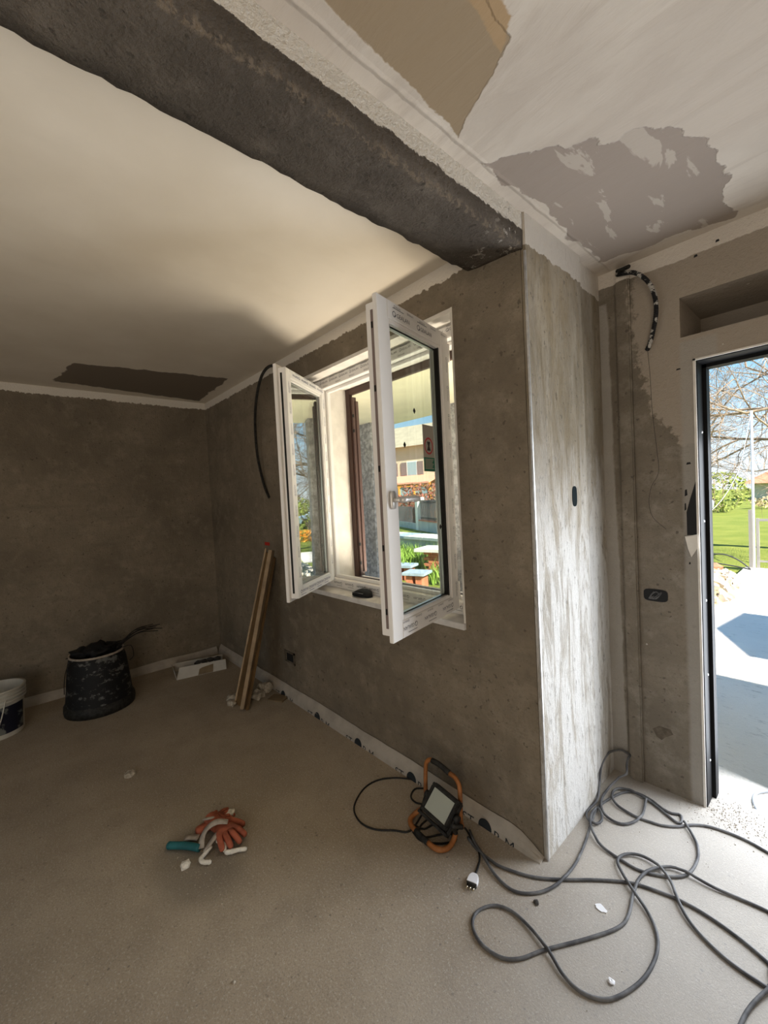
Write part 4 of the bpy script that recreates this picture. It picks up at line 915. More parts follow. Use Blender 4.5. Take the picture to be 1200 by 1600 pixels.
b = MB(); b.prism([TT @ Vector(v) for v in ((0, 0.215, 0), (ln, 0.215, 0), (ln, 0.225, 0.07), (0, 0.225, 0.08))], TT.to_3x3() @ Vector((0, 0.004, 0))); rebase(ct, b.build('rear_flap', M['card']))
b = MB(); b.prism([TT @ Vector(v) for v in ((0, 0.0, 0), (0, 0.22, 0), (-0.03, 0.22, 0.08), (-0.02, 0.03, 0.085))], TT.to_3x3() @ Vector((0.004, 0, 0))); rebase(ct, b.build('side_flap', M['card']))
for i in range(4):
    o = link('debris', lump_mesh(0.035, i + 9, 1, 0.7, 0.6), M['darkcrumb']); o.location = TT @ Vector((ln * (0.45 + 0.13 * i), 0.13, 0.075)); rebase(ct, o)
# black tub, upside down, with rags on top
tbc = Vector((-4.03, 0.45, 0))
tub = empty('builders_tub', tbc); tag(tub, 'paint splashed black rubber tub upside down by the left wall', 'tub')
kx = 0.228
b = MB(); b.lathe([(kx, 0.075), (kx * 0.98, 0.10), (kx * 0.93, 0.22), (kx * 0.87, 0.36), (kx * 0.80, 0.43), (kx * 0.76, 0.435), (kx * 0.74, 0.40), (0.0, 0.40)], 40); rebase(tub, b.build('body', M['tub'])); b.v = b.v
for p_ in tub.children:
    for f_ in p_.data.polygons: f_.use_smooth = True
b = MB(); b.lathe([(kx * 0.98, 0.0), (kx * 1.04, 0.0), (kx * 1.06, 0.03), (kx * 1.05, 0.062), (kx * 1.0, 0.078)], 40); rebase(tub, b.build('rim', M['black_plastic'], smooth=True))
b = MB(); b.lathe([(kx * 0.79, 0.428), (kx * 0.82, 0.432), (kx * 0.815, 0.446), (kx * 0.775, 0.445), (kx * 0.76, 0.43)], 40); o = rebase(tub, b.build('base_ring', M['glove_dusty'], smooth=True))
for cobj in tub.children: cobj.location = tbc; cobj.matrix_parent_inverse = Matrix.Translation(-tbc)
for i, (dx, dy, r_, lab) in enumerate(((-0.06, -0.09, 0.075, 'black rag at the left of the heap on the upturned tub'), (0.0, 0.02, 0.095, 'largest black rag in the middle of the heap on the upturned tub'), (-0.05, 0.12, 0.07, 'black rag at the right of the heap on the upturned tub'))):
    o = link('dark_rag', lump_mesh(r_, i + 4.4, 3, 0.9, 0.55), M['pouch'], smooth=True); o.location = tbc + Vector((dx, dy, 0.442)); o.rotation_euler = (0, 0, i); tag(o, lab, 'rag')
wb_ = empty('wire_bundle', tbc + Vector((0.0, 0.12, 0.45))); tag(wb_, 'thin dark wires sticking out to the right over the upturned tub', 'wires')
for i in range(7):
    p0 = tbc + Vector((0.05, 0.13, 0.455)); e_ = tbc + Vector((-0.12 + 0.05 * i * 0.5, 0.42 + 0.03 * (i % 3), 0.49 + 0.02 * (i % 4)))
    wr = MB(); wr.tube(catmull([p0 + Vector((rng.uniform(-.05, .05), rng.uniform(-.02, .02), 0)), (p0 + e_) / 2 + Vector((rng.uniform(-.04, .04), 0, 0.03 + rng.uniform(0, 0.03))), e_], 0.02), 0.0035, 5); rebase(wb_, wr.build('wire', M['cord_black'], smooth=True, fix=False))
wr = MB(); wr.tube(catmull([tbc + Vector((0.09, -0.15, 0.435)), tbc + Vector((0.13, -0.205, 0.40)), tbc + Vector((0.11, -0.225, 0.30)), tbc + Vector((0.09, -0.23, 0.2))], 0.02), 0.003, 5); rebase(tub, wr.build('wire', M['cord_black'], smooth=True, fix=False))
wr = MB(); wr.tube(catmull([tbc + Vector((0.07, 0.15, 0.44)), tbc + Vector((0.09, 0.22, 0.45)), tbc + Vector((0.09, 0.235, 0.36)), tbc + Vector((0.08, 0.205, 0.33))], 0.02), 0.003, 5); rebase(tub, wr.build('wire', M['cord_black'], smooth=True, fix=False))
# white paint bucket at the left edge
pc = Vector((-4.10, -0.16, 0)); bk = empty('paint_bucket', pc); tag(bk, 'white ribbed paint bucket with a dark label at the left edge', 'bucket')
kr = 0.165
def kid(b, name, mat, smooth=True):
    o = b.build(name, mat, bk, smooth=smooth); return o
b = MB(); b.lathe([(0.0, 0.0), (kr * 0.88, 0.0), (kr * 0.90, 0.01), (kr * 0.985, 0.31), (kr * 1.0, 0.33), (kr * 0.97, 0.33), (kr * 0.87, 0.02), (0.0, 0.02)], 40); kid(b, 'body', M['bucket'], False)
for i, zz in enumerate((0.245, 0.268, 0.291, 0.318)):
    b = MB(); b.lathe([(kr * 0.97, zz), (kr * (1.04 + 0.005 * i), zz + 0.002), (kr * (1.04 + 0.005 * i), zz + 0.012), (kr * 0.98, zz + 0.014)], 40); kid(b, 'rib', M['bucket'])
b = MB(); k = 40
arc = [R(-95) + R(160) * i / k for i in range(k + 1)]
for i, a_ in enumerate(arc):
    for r_, zz in ((kr * 0.918, 0.035), (kr * 0.972, 0.225)): b.v.append(((r_ + 0.003) * math.cos(a_), (r_ + 0.003) * math.sin(a_), zz))
for i in range(k): b.f.append((2 * i, 2 * i + 2, 2 * i + 3, 2 * i + 1))
kid(b, 'bucket_label', M['bucket_label'])
b = MB(); b.tube(catmull([Vector((kr * 1.05 * math.cos(R(20)), kr * 1.05 * math.sin(R(20)), 0.28)), Vector((kr * 1.07 * math.cos(R(10)), kr * 1.07 * math.sin(R(10)), 0.16)), Vector((kr * 1.05 * math.cos(R(-5)), kr * 1.05 * math.sin(R(-5)), 0.03))], 0.02), 0.004, 6); kid(b, 'bail', M['bucket'])

# =================================================================== CONDUITS
def corrugated(pts, r, name, mat, label):
    S = catmull(pts, 0.004); rs = [r * (1.0 if (i // 1) % 2 else 0.80) for i in range(len(S))]
    b = MB(); b.tube(S, rs, 10); o = b.build(name, mat, smooth=False, fix=False); tag(o, label, 'conduit'); return o
cpt = [ony(x, y, yy) for x, y, yy in ((432, 571, Y1 - 0.004), (420, 573, Y1 - 0.05), (410, 585, Y1 - 0.07), (403, 608, Y1 - 0.08), (399, 640, Y1 - 0.07), (399, 675, Y1 - 0.06), (402, 710, Y1 - 0.05), (408, 740, Y1 - 0.035), (414, 762, Y1 - 0.02), (421, 778, Y1 - 0.003))]
corrugated(cpt, 0.012, 'conduit', M['black_plastic'], 'black conduit bowed against the wall left of the window')
cpt = [ony(x, y, yy) for x, y, yy in ((964, 429, YD + 0.0), (975, 427, YD - 0.05), (990, 426, YD - 0.07), (1005, 433, YD - 0.07), (1017, 447, YD - 0.06), (1024, 468, YD - 0.05), (1025, 490, YD - 0.04), (1021, 515, YD - 0.03), (1015, 538, YD - 0.02), (1011, 547, YD - 0.006))]
corrugated(cpt, 0.011, 'conduit', M['conduit'], 'black conduit splashed with white plaster hanging above the doorway corner')
cpt = [ony(x, y, yy) for x, y, yy in ((964, 424, YD), (972, 421, YD - 0.03), (983, 416, YD - 0.06))]
corrugated(cpt, 0.010, 'conduit', M['black_plastic'], 'short black conduit stub beside the splashed conduit')

# =================================================================== OUTDOORS
OUT = -0.02
b = MB(); b.box((-60, 2.52, -0.4), (60, 90, OUT - 0.06)); o = b.build('lawn', M['lawn']); struct(o, 'sunlit green lawn')
b = MB(); b.box((-7, 2.52, -0.3), (6, 4.6, OUT)); struct(b.build('porch_floor', M['paving']), 'pale concrete porch paving')
b = MB(); b.prism([Vector(v) for v in ((-1.28, 4.6, OUT - 0.055), (3.5, 4.6, OUT - 0.055), (3.5, 9.75, OUT - 0.055), (-1.30, 9.75, OUT - 0.055))], (0, 0, 0.05)); struct(b.build('garden_path', M['paving']), 'pale path to the gate')
# porch soffit, eaves and house body above
b = MB(); b.box((-8, YB, 2.45), (-1.16, 3.62, 2.62)); b.box((-1.16, YO, 2.45), (7, 3.62, 2.62)); struct(b.build('porch_ceiling', M['soffit']), 'cream porch soffit')
b = MB(); b.box((-8, 2.3, 2.95), (7, 2.6, 3.4)); struct(b.build('upper_facade', M['cream']))
def pillar(x, y, s, label):
    b = MB(); nseg = 24
    for i in range(nseg + 1):
        zz = OUT + (2.45 - OUT) * i / nseg
        for j in range(16):
            a_ = 2 * math.pi * j / 16; ca, sa = math.cos(a_), math.sin(a_); m_ = max(abs(ca), abs(sa)); v = Vector((x + ca / m_ * s / 2, y + sa / m_ * s / 2, zz)); nn = mnoise.noise(v * 11) * 0.010
            b.v.append((v.x + ca * nn, v.y + sa * nn, zz))
    for i in range(nseg):
        for j in range(16): b.f.append((i * 16 + j, i * 16 + (j + 1) % 16, (i + 1) * 16 + (j + 1) % 16, (i + 1) * 16 + j))
    b.f += [tuple(range(16))[::-1], tuple(nseg * 16 + j for j in range(16))]
    return tag(b.build('porch_pillar', M['pillar'], fix=False), label, 'pillar')
pA = onz(579, 664, 2.45); pillar(pA.x - 0.05, 3.44, 0.36, 'rough grey porch pillar seen straight through the open window')
pillar(-2.685, 3.44, 0.20, 'rough grey porch pillar seen mirrored in the left sash')

# --- bare trees: a trunk, long limbs reaching to one side, twigs on twigs
def bare_tree(x, y, h, seed, label, limbs, z_=OUT - 0.06, thick=0.15):
    rg = random.Random(seed); root = empty('bare_tree', (x, y, z_)); tag(root, label, 'tree'); tw = MB()
    tb = MB(); tb.tube(catmull([Vector((0, 0, 0)), Vector((0.05, 0, h * 0.3)), Vector((-0.03, 0.05, h * 0.6)), Vector((0.0, 0.0, h))], 0.25), thick, 9); tb.build('trunk', M['bark'], root, smooth=True, fix=False)
    def twig(p, d, ln, r, lv, mb_):
        n_ = 5 if lv >= 2 else 4; pts = [p.copy()]; q = p.copy(); dd = d.copy()
        for i in range(n_):
            dd = (dd + Vector((rg.gauss(0, 1), rg.gauss(0, 1), rg.gauss(0, 1))) * 0.20 + Vector((0, 0, 0.03))).normalized(); q = q + dd * ln / n_
            if q.z < 0.35: q.z = 0.35 + rg.random() * 0.1; dd.z = abs(dd.z)
            pts.append(q.copy())
        mb_.tube(pts, [r * (1 - 0.5 * i / n_) for i in range(n_ + 1)], 6 if lv >= 3 else (4 if lv == 2 else 3), caps=False)
        if lv == 0: return
        for k_ in range({4: 7, 3: 6, 2: 5, 1: 4}[lv]):
            i0 = rg.randint(1, n_); t = (pts[i0] - pts[i0 - 1]).normalized(); ax = t.orthogonal().normalized(); ax.rotate(Matrix.Rotation(rg.uniform(0, 6.283), 3, t))
            nd = (t * rg.uniform(0.5, 1.0) + ax * rg.uniform(0.5, 1.1)).normalized()
            twig(pts[i0] if rg.random() < 0.6 else (pts[i0] + pts[i0 - 1]) / 2, nd, ln * rg.uniform(0.42, 0.62), max(0.0035, r * rg.uniform(0.40, 0.55)), lv - 1, tw)
    for (z0, d, ln, r) in limbs:
        lb = MB(); twig(Vector((0, 0, z0)), Vector(d).normalized(), ln, r, 4, lb); lb.build('limb', M['bark'], root, smooth=True, fix=False)
    o = tw.build('twigs', M['twig'], root, fix=False); o['kind'] = 'stuff'
    return root
bare_tree(1.5, 12.6, 4.2, 11, 'bare spreading tree behind the gate, seen through the doorway', [(1.9, (-1, 0.3, 0.15), 4.4, 0.048), (2.7, (-1, -0.1, 0.10), 4.2, 0.045), (3.3, (-1, 0.2, 0.25), 4.0, 0.042), (4.0, (-0.8, 0.1, 0.5), 3.6, 0.036), (4.1, (0.6, 0.2, 0.6), 3.0, 0.036)])
bare_tree(-6.6, 12.4, 4.5, 23, 'bare tree beyond the garden, mirrored in the left sash', [(1.8, (1, 0.1, 0.12), 4.0, 0.042), (2.6, (1, 0.2, 0.2), 4.4, 0.048), (3.3, (1, 0.0, 0.25), 4.2, 0.042), (4.2, (0.9, 0.2, 0.45), 4.0, 0.036), (4.4, (0.4, 0.2, 0.9), 3.2, 0.036)])
# --- leafy masses
def bush(name, x, y, sx, sy, sz, mat, label, cat, nleaf=900, ls=0.07, seed=1, z_=OUT - 0.06, boxy=False, stem=True):
    rg = random.Random(seed); root = empty(name, (x, y, z_)); tag(root, label, cat); b = MB()
    for _ in range(nleaf):
        if boxy: p = Vector((rg.uniform(-1, 1) * sx, rg.uniform(-1, 1) * sy, rg.uniform(0.02, 1) * sz))
        else:
            v = Vector((rg.gauss(0, 1), rg.gauss(0, 1), rg.gauss(0, 1))).normalized() * rg.uniform(0.6, 1.0) ** 0.6; p = Vector((v.x * sx, v.y * sy, sz * 0.5 + v.z * sz * 0.5))
        a_ = Vector((rg.gauss(0, 1), rg.gauss(0, 1), rg.gauss(0, 1))).normalized(); c2 = a_.orthogonal().normalized(); l_ = ls * rg.uniform(0.6, 1.3)
        b.add([p - a_ * l_, p + c2 * l_ * 0.5, p + a_ * l_, p - c2 * l_ * 0.5], [(0, 1, 2, 3)])
    o = b.build('foliage', mat, root, fix=False); o['kind'] = 'stuff'
    if stem:
        s_ = MB()
        for i in range(5): s_.tube([Vector((rg.uniform(-.3, .3) * sx, rg.uniform(-.3, .3) * sy, 0)), Vector((rg.uniform(-.6, .6) * sx, rg.uniform(-.6, .6) * sy, sz * 0.8))], 0.02, 5)
        s_.build('stem', M['twig'], root, fix=False)
    return root
bush('shrub', -4.6, 27.0, 1.3, 1.2, 2.1, M['leaf'], 'yellow green shrub at the far end of the lawn, left in the doorway', 'shrub', 700, 0.10, 3)
bush('shrub', -1.6, 30.0, 2.4, 1.2, 0.7, M['dry'], 'low dry shrub in front of the distant house', 'shrub', 600, 0.10, 4)
bush('shrub', -4.4, 17.5, 1.1, 0.9, 1.7, M['leaf'], 'leafy shrub mirrored in the left sash', 'shrub', 900, 0.08, 5)
bush('flower_bed', -4.5, 16.0, 1.0, 0.35, 0.45, M['orange_net'], 'low orange flower bed mirrored in the left sash', 'flower bed', 700, 0.06, 6, boxy=True, stem=False)
# --- rubble heap by the path
hp = MB(); rg = random.Random(8)
def hz(x, y):
    u, v = (x + 2.15) / 1.15, (y - 7.4) / 2.2; d2 = u * u + v * v; return max(0, 0.55 * (1 - d2) ** 1.0) if d2 < 1 else 0
gx = 26
for i in range(gx + 1):
    for j in range(gx + 1):
        x = -3.3 + 2.3 * i / gx; y = 5.2 + 4.4 * j / gx; hh = hz(x, y); hp.v.append((x, y, OUT - 0.07 + hh + (0.06 * mnoise.noise(Vector((x * 4, y * 4, 0))) if hh > 0 else 0)))
for i in range(gx):
    for j in range(gx): a_ = i * (gx + 1) + j; hp.f.append((a_, a_ + 1, a_ + gx + 2, a_ + gx + 1))
heap = hp.build('rubble_heap', M['dry']); tag(heap, 'heap of dry earth and rubble beside the sunny path', 'heap')
b = MB()
for _ in range(500):
    x, y = rg.uniform(-3.2, -1.1), rg.uniform(5.4, 9.4); hh = hz(x, y)
    if hh < 0.02: continue
    z0 = OUT - 0.06 + hh; s_ = rg.uniform(0.02, 0.07); T = Matrix.Translation((x, y, z0)) @ Matrix.Rotation(rg.uniform(0, 3), 4, Vector((rg.random(), rg.random(), rg.random() + 0.1)).normalized()); b.box((-s_, -s_ * 0.7, -s_ * 0.5), (s_, s_ * 0.7, s_ * 0.5), T)
o = b.build('stones', M['rubble'], heap, fix=False); o['kind'] = 'stuff'
for i in range(10):
    x, y = rg.uniform(-2.6, -1.3), rg.uniform(5.8, 8.4); s_ = 0.09; b = MB(); T = Matrix.Translation((x, y, OUT - 0.04 + hz(x, y))) @ Matrix.Rotation(rg.uniform(0, 3), 4, Vector((0.3, rg.random(), 1)).normalized()); b.box((-0.11, -0.055, -0.03), (0.11, 0.055, 0.03), T); b.build('brick', M['rubble_red'], heap)
# timber sticks leaning by the pillar
for (p0, p1, m_, lab) in (((-2.15, 4.75, OUT), (-2.62, 5.0, 1.0), 'yellow_stick', 'yellow timber stick on the garden heap, mirrored in the sash'), ((-2.05, 4.3, OUT), (-2.50, 4.35, 0.95), 'gate', 'grey timber stick beside the mirrored pillar')):
    b = MB(); b.tube([Vector(p0), Vector(p1)], 0.025, 6); tag(b.build('timber_stick', M[m_]), lab, 'stick')
# black hose arc on the grass
b = MB(); b.tube(catmull([ony(x, y, 9.4) for x, y in ((1085, 872), (1110, 866), (1135, 867), (1155, 876), (1170, 887), (1173, 890))] , 0.05), 0.012, 6); b.tube(catmull([ony(x, y, 9.4) for x, y in ((1085, 874), (1120, 880), (1150, 885), (1173, 890))], 0.05), 0.012, 6)
tag(b.build('garden_hose', M['rail'], smooth=True, fix=False), 'dark hose arching over the grass by the path end', 'hose')
# gate and pole
gt = empty('garden_gate', (-1.15, 9.75, OUT)); tag(gt, 'grey metal garden gate at the end of the path', 'gate')
def gbox(name, a_, c2, mat='gate'):
    b = MB(); b.box(a_, c2); return rebase(gt, b.build(name, M[mat]))
gbox('post', (-1.24, 9.72, OUT - 0.05), (-1.19, 9.78, 1.0)); gbox('post', (-1.14, 9.72, OUT - 0.05), (-1.10, 9.78, 0.85)); gbox('post', (0.6, 9.72, OUT - 0.05), (0.66, 9.78, 1.0))
gbox('rail', (-1.10, 9.735, 0.80), (0.6, 9.765, 0.84)); gbox('rail', (-1.10, 9.735, 0.08), (0.6, 9.765, 0.11))
for i in range(12): gbox('bar', (-0.98 + i * 0.13, 9.74, 0.11), (-0.96 + i * 0.13, 9.76, 0.80 if i != 0 else 0.45))
b = MB(); b.tube([Vector((-1.165, 9.66, OUT - 0.05)), Vector((-1.165, 9.66, 2.72))], 0.02, 8); pole = b.build('garden_pole', M['plug'], smooth=True); tag(pole, 'thin white pole standing by the garden gate', 'pole')
b = MB(); b.tube(catmull([Vector((-1.165, 9.66, 2.70)), Vector((-1.35, 9.4, 1.6)), Vector((-1.75, 9.0, 0.95)), Vector((-2.2, 8.6, 1.25)), Vector((-2.9, 8.0, 2.6))], 0.1), 0.0045, 5); b.build('pole_wire', M['plug'], pole, smooth=True, fix=False)
# parked car far off
cr = empty('car', (-6.25, 24.0, OUT - 0.06)); tag(cr, 'small pale blue car parked beyond the lawn', 'car'); cr.rotation_euler = (0, 0, 0.1)
b = MB(); prof = [(-1.9, 0.3), (1.9, 0.3), (1.95, 0.7), (1.2, 0.82), (0.75, 1.35), (-1.0, 1.38), (-1.75, 0.9), (-1.95, 0.75)]
b.prism([Vector((x, -0.8, z_)) for x, z_ in prof], (0, 1.6, 0)); b.build('body', M['car'], cr, bevel=0.05)
b = MB(); b.prism([Vector((x, -0.81, z_)) for x, z_ in ((1.0, 0.85), (0.68, 1.28), (-0.95, 1.30), (-1.5, 0.9))], (0, 1.62, 0)); b.build('side_glass', M['pane_blue'], cr)
for x in (-1.2, 1.2):
    for y in (-0.72, 0.72):
        b = MB(); b.tube([Vector((x, y - 0.1, 0.32)), Vector((x, y + 0.1, 0.32))], 0.32, 14); b.build('wheel', M['tyre'], cr)
# distant houses
def house(name, loc, rz, w, d, h, rh, wallm, roofm, label, wins):
    root = empty(name, loc); root.rotation_euler = (0, 0, rz); tag(root, label, 'house')
    b = MB(); b.box((-w / 2, 0, 0), (w / 2, d, h)); b.build('wall', wallm, root)
    b = MB(); e_ = 0.5; b.add([(-w / 2 - e_, -e_, h - 0.05), (w / 2 + e_, -e_, h - 0.05), (w / 2 + e_, d + e_, h - 0.05), (-w / 2 - e_, d + e_, h - 0.05), (-w / 2 + w * 0.2, d / 2, h + rh), (w / 2 - w * 0.2, d / 2, h + rh)], [(0, 1, 5, 4), (1, 2, 5), (2, 3, 4, 5), (3, 0, 4), (0, 3, 2, 1)]); b.build('roof', roofm, root)
    for (x, z_, ww, hh) in wins:
        b = MB(); b.box((x - ww / 2 - 0.06, -0.05, z_ - 0.06), (x + ww / 2 + 0.06, 0.02, z_ + hh + 0.06)); f = b.build('window', M['house_trim'], root)
        b = MB(); b.box((x - ww / 2, -0.06, z_), (x + ww / 2, -0.02, z_ + hh)); b.build('pane', M['pane_blue'], f)
        for s_ in (-1, 1):
            b = MB(); b.box((x + s_ * (ww / 2 + 0.30) - 0.24, -0.07, z_), (x + s_ * (ww / 2 + 0.30) + 0.24, -0.01, z_ + hh)); b.build('shutter', M['shutter'], f)
    return root
house('house', (0.4, 41, OUT - 1.5), -0.1, 11, 8, 2.75, 2.0, M['grey_wall'], M['roof_red'], 'pale house with a red tiled roof far beyond the lawn', [(-3.6, 0.9, 0.9, 1.2), (-1.6, 0.9, 0.9, 1.2)])
house('house', (-18, 50, OUT - 0.8), 0.1, 10, 8, 3.0, 2.4, M['grey_wall'], M['roof_red'], 'distant red roofed house mirrored in the left sash', [(-2, 1.0, 0.9, 1.2), (1.5, 1.0, 0.9, 1.2)])
# cream house seen through the right sash
HC = ony(650, 697, 22.0); hz0 = -0.3; TH = R(14)
hr_ = house('house', (HC.x, HC.y, hz0), TH, 16, 9, HC.z - hz0 + 0.05, 2.3, M['house_wall'], M['roof_pale'], 'cream two storey house with shutters seen through the right sash', [(-0.40, 3.35, 0.75, 0.95), (-2.55, 3.35, 0.75, 0.95), (-4.7, 3.35, 0.75, 0.95), (2.6, 3.35, 0.75, 0.95)])
b = MB(); b.add([(-4, -2.2, 2.75), (2.05, -2.2, 2.75), (2.05, 0, 3.35), (-4, 0, 3.35), (-4, -2.2, 2.65), (2.05, -2.2, 2.65), (2.05, 0, 3.25), (-4, 0, 3.25)], [(0, 1, 2, 3), (4, 7, 6, 5), (0, 4, 5, 1), (1, 5, 6, 2), (2, 6, 7, 3), (3, 7, 4, 0)]); ver = b.build('veranda_roof', M['awning'], hr_)
for i in range(6):
    b = MB(); x = -3.9 + i * 1.18; b.box((x, -2.15, 0.0), (x + 0.13, -2.02, 2.68)); b.build('post', M['timber_orange'], ver)
b = MB(); b.box((-4, -2.14, 2.45), (2.05, -2.03, 2.66)); b.box((-4, -2.12, 0.0), (2.05, -2.05, 0.9)); b.box((1.95, -2.1, 2.3), (2.05, 0, 2.45)); b.box((1.92, -2.1, 0.0), (2.05, -0.1, 0.9)); b.build('beam', M['timber_orange'], ver)
b = MB(); b.box((-3.8, -2.08, 0.9), (1.9, -2.06, 2.45)); b.build('pane', M['pane_blue'], ver)
b = MB(); b.box((2.6, 2.5, 5.6), (3.3, 3.2, 7.7)); b.build('chimney', M['house_trim'], hr_)
b = MB(); b.add([(-0.35, 1.05, 5.95), (0.35, 1.05, 5.95), (0.35, 1.7, 6.3), (-0.35, 1.7, 6.3), (-0.35, 1.05, 6.0), (0.35, 1.05, 6.0), (0.35, 1.7, 6.35), (-0.35, 1.7, 6.35)], [(0, 1, 2, 3), (4, 5, 6, 7), (0, 1, 5, 4), (1, 2, 6, 5), (2, 3, 7, 6), (3, 0, 4, 7)]); b.build('skylight', M['pane_blue'], hr_)
# hedge, fence and garden wall in front of it
hA, hB = onz(618, 826, 0), onz(650, 827, 0)
bush('hedge', -17.2, 16.9, 1.7, 0.5, 1.7, M['leaf_red'], 'red leaved hedge behind the garden fence', 'hedge', 2600, 0.08, 12, boxy=True)
bush('hedge', -14.5, 19.0, 4.5, 0.6, 2.35, M['leaf_red'], 'taller red topped hedge before the veranda', 'hedge', 3200, 0.10, 13, boxy=True)
pf = onz(655, 826, 0); pr = onz(706, 835, 0); dv = (pr - pf); dv.z = 0; fl = dv.length; dv.normalize(); fz = math.atan2(dv.y, dv.x)
fw = empty('fence_wall', (pf.x, pf.y, OUT - 0.06)); fw.rotation_euler = (0, 0, fz); tag(fw, 'low grey wall with dark railing across the road', 'fence')
def fbox(name, a_, c2, mat): b = MB(); b.box(a_, c2); return b.build(name, M[mat], fw)
fbox('wall_base', (0, 0, 0), (fl + 3, 0.2, 0.45), 'grey_wall'); fbox('coping', (0, -0.03, 0.45), (fl + 3, 0.23, 0.5), 'terracotta'); fbox('pillar', (-0.32, -0.05, 0), (0.02, 0.3, 1.55), 'house_trim')
fbox('rail', (0, 0.08, 0.58), (fl + 3, 0.12, 0.63), 'rail'); fbox('rail', (0, 0.08, 1.32), (fl + 3, 0.12, 1.37), 'rail')
nb = int((fl + 3) / 0.13)
for i in range(nb): fbox('baluster', (0.06 + i * 0.13, 0.085, 0.5), (0.105 + i * 0.13, 0.115, 1.42), 'rail')
fw2 = MB(); fw2.box((-3.6, 0, 0), (-0.3, 0.15, 0.3)); fw2.build('wall_base', M['grey_wall'], fw)
for i in range(24):
    fbox('baluster', (-3.5 + i * 0.13, 0.05, 0.3), (-3.475 + i * 0.13, 0.08, 1.1), 'rail')
# paved road strip + garden ledge wall
b = MB(); b.box((-26, 9.9, OUT - 0.3), (-3.2, 12.2, OUT - 0.045)); struct(b.build('road', M['paving']), 'pale road beyond the garden')
gl_, gr2 = onz(612, 866, 0.0), onz(700, 878, 0.0); dv = gr2 - gl_; dv.z = 0; gw = empty('garden_wall', (gl_.x, gl_.y + 0.5, OUT - 0.06)); gw.rotation_euler = (0, 0, math.atan2(dv.y, dv.x)); tag(gw, 'low grey garden wall with pale coping slabs', 'garden wall')
ll = dv.length
b = MB(); b.box((-1.5, 0, 0), (ll + 1, 0.3, 0.46)); b.build('wall_base', M['grey_wall'], gw)
for i in range(6):
    b = MB(); x = -1.5 + i * (ll + 2.5) / 6; b.box((x + 0.01, -0.06, 0.46), (x + (ll + 2.5) / 6 - 0.01, 0.75, 0.53)); b.build('coping_slab', M['slab' if i % 3 == 1 else 'house_trim'], gw)
# brick stub with pale slab
bs = onz(684, 889, 0.0); br_o = empty('brick_stub', (bs.x, bs.y, OUT - 0.06)); br_o.rotation_euler = (0, 0, 0.25); tag(br_o, 'low red brick stub under a pale slab in the garden', 'brick pier')
for rw in range(7):
    for i in range(3):
        b = MB(); x = -0.33 + i * 0.22 + (0.11 if rw % 2 else 0); b.box((x + 0.005, 0, rw * 0.062 + 0.004), (x + 0.213, 0.4, rw * 0.062 + 0.058)); b.build('brick', M['terracotta'], br_o)
b = MB(); b.box((-0.5, -0.1, 0.436), (0.6, 0.55, 0.50)); b.build('slab', M['house_trim'], br_o)
for (x, y, s_, lab) in ((652, 919, 0.36, 'front terracotta pedestal with a blue grey slab in the garden'), (634, 905, 0.34, 'rear terracotta pedestal with a blue grey slab in the garden')):
    p = onz(x, y, OUT - 0.06); pd = empty('brick_pedestal', (p.x, p.y, OUT - 0.06)); pd.rotation_euler = (0, 0, 0.35); tag(pd, lab, 'pedestal', None)
    b = MB(); b.box((-s_ * 0.42, -s_ * 0.4, 0), (-s_ * 0.08, s_ * 0.4, 0.25)); b.build('block', M['terracotta'], pd, bevel=0.004)
    b = MB(); b.box((s_ * 0.08, -s_ * 0.4, 0), (s_ * 0.42, s_ * 0.4, 0.25)); b.build('block', M['terracotta'], pd, bevel=0.004)
    b = MB(); b.box((-s_ * 0.6, -s_ * 0.55, 0.25), (s_ * 0.6, s_ * 0.55, 0.30)); b.build('slab', M['slab'], pd, bevel=0.006)
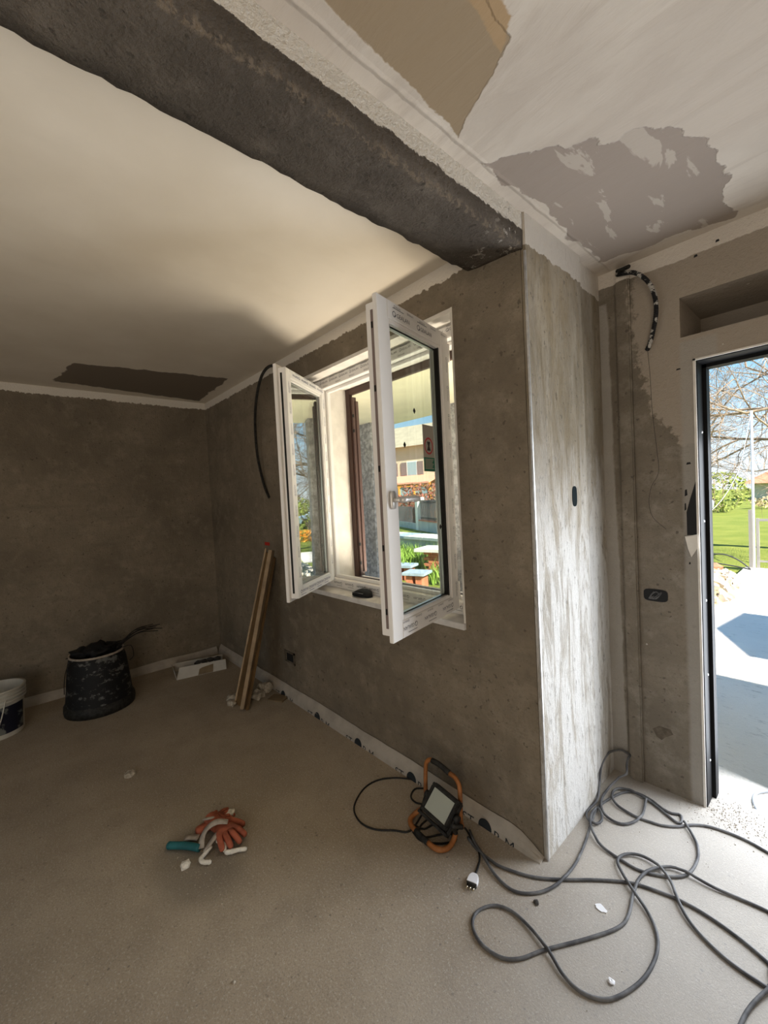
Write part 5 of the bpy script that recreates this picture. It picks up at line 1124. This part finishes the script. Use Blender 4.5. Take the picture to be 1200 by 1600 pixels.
# tall bright plants in front of the garden wall
b = MB(); rg = random.Random(21)
for _ in range(2600):
    x, y = rg.uniform(-9.3, -4.8), 0; t = rg.random(); y = rg.uniform(5.6, 7.8)
    if x + 0.83 * y > 0 or any((x - q[0]) ** 2 + (y - q[1]) ** 2 < q[2] ** 2 for q in ((-4.9, 4.9, 0.45), (-5.6, 5.4, 0.45), (-5.75, 6.6, 0.75))): continue
    l_ = rg.uniform(0.18, 0.5); bend = Vector((rg.gauss(0, 0.3), rg.gauss(0, 0.3), 0)) * l_; w_ = rg.uniform(0.010, 0.024); a_ = rg.uniform(0, 3.14); sv_ = Vector((math.cos(a_), math.sin(a_), 0)) * w_; p = Vector((x, y, OUT - 0.07))
    m1 = p + EZ * l_ * 0.6 + bend * 0.3; t_ = p + EZ * l_ + bend
    b.add([p - sv_, p + sv_, m1 + sv_ * 0.8, m1 - sv_ * 0.8, t_], [(0, 1, 2, 3), (3, 2, 4)])
o = b.build('tall_grass', M['leaf_light'], fix=False); o['kind'] = 'stuff'; tag(o, 'tall bright green plants in the garden behind the pedestals', 'grass')
# unseen parasol added right of the doorway, canopy cut to shade the path
pas = empty('added_parasol', (2.95, 5.12, OUT)); tag(pas, 'unseen cream parasol added to shade the path right of the doorway', 'parasol'); pas.rotation_euler = (0, 0, 0.0)
b = MB(); b.tube([Vector((0, 0, 0)), Vector((0, 0, 2.5))], 0.025, 10); b.build('pole', M['gate'], pas, smooth=True)
b = MB(); b.box((-0.3, -0.3, 0), (0.3, 0.3, 0.08)); b.build('base', M['grey_wall'], pas, bevel=0.01)
b = MB(); k = 5; rim = [Vector((x, y, 2.25)) for x, y in ((-1.02, -0.07), (-0.66, -0.80), (0.95, -0.80), (0.95, 0.80), (-0.90, 0.76))]; b.add([Vector((0, 0, 2.5))] + rim, [(0, j + 1, (j + 1) % k + 1) for j in range(k)]); b.build('canopy', M['soffit'], pas, fix=False)
for j in range(k):
    b = MB(); b.tube([Vector((0, 0, 2.46)), rim[j] - Vector((0, 0, 0.02))], 0.012, 5); b.build('rib', M['gate'], pas)
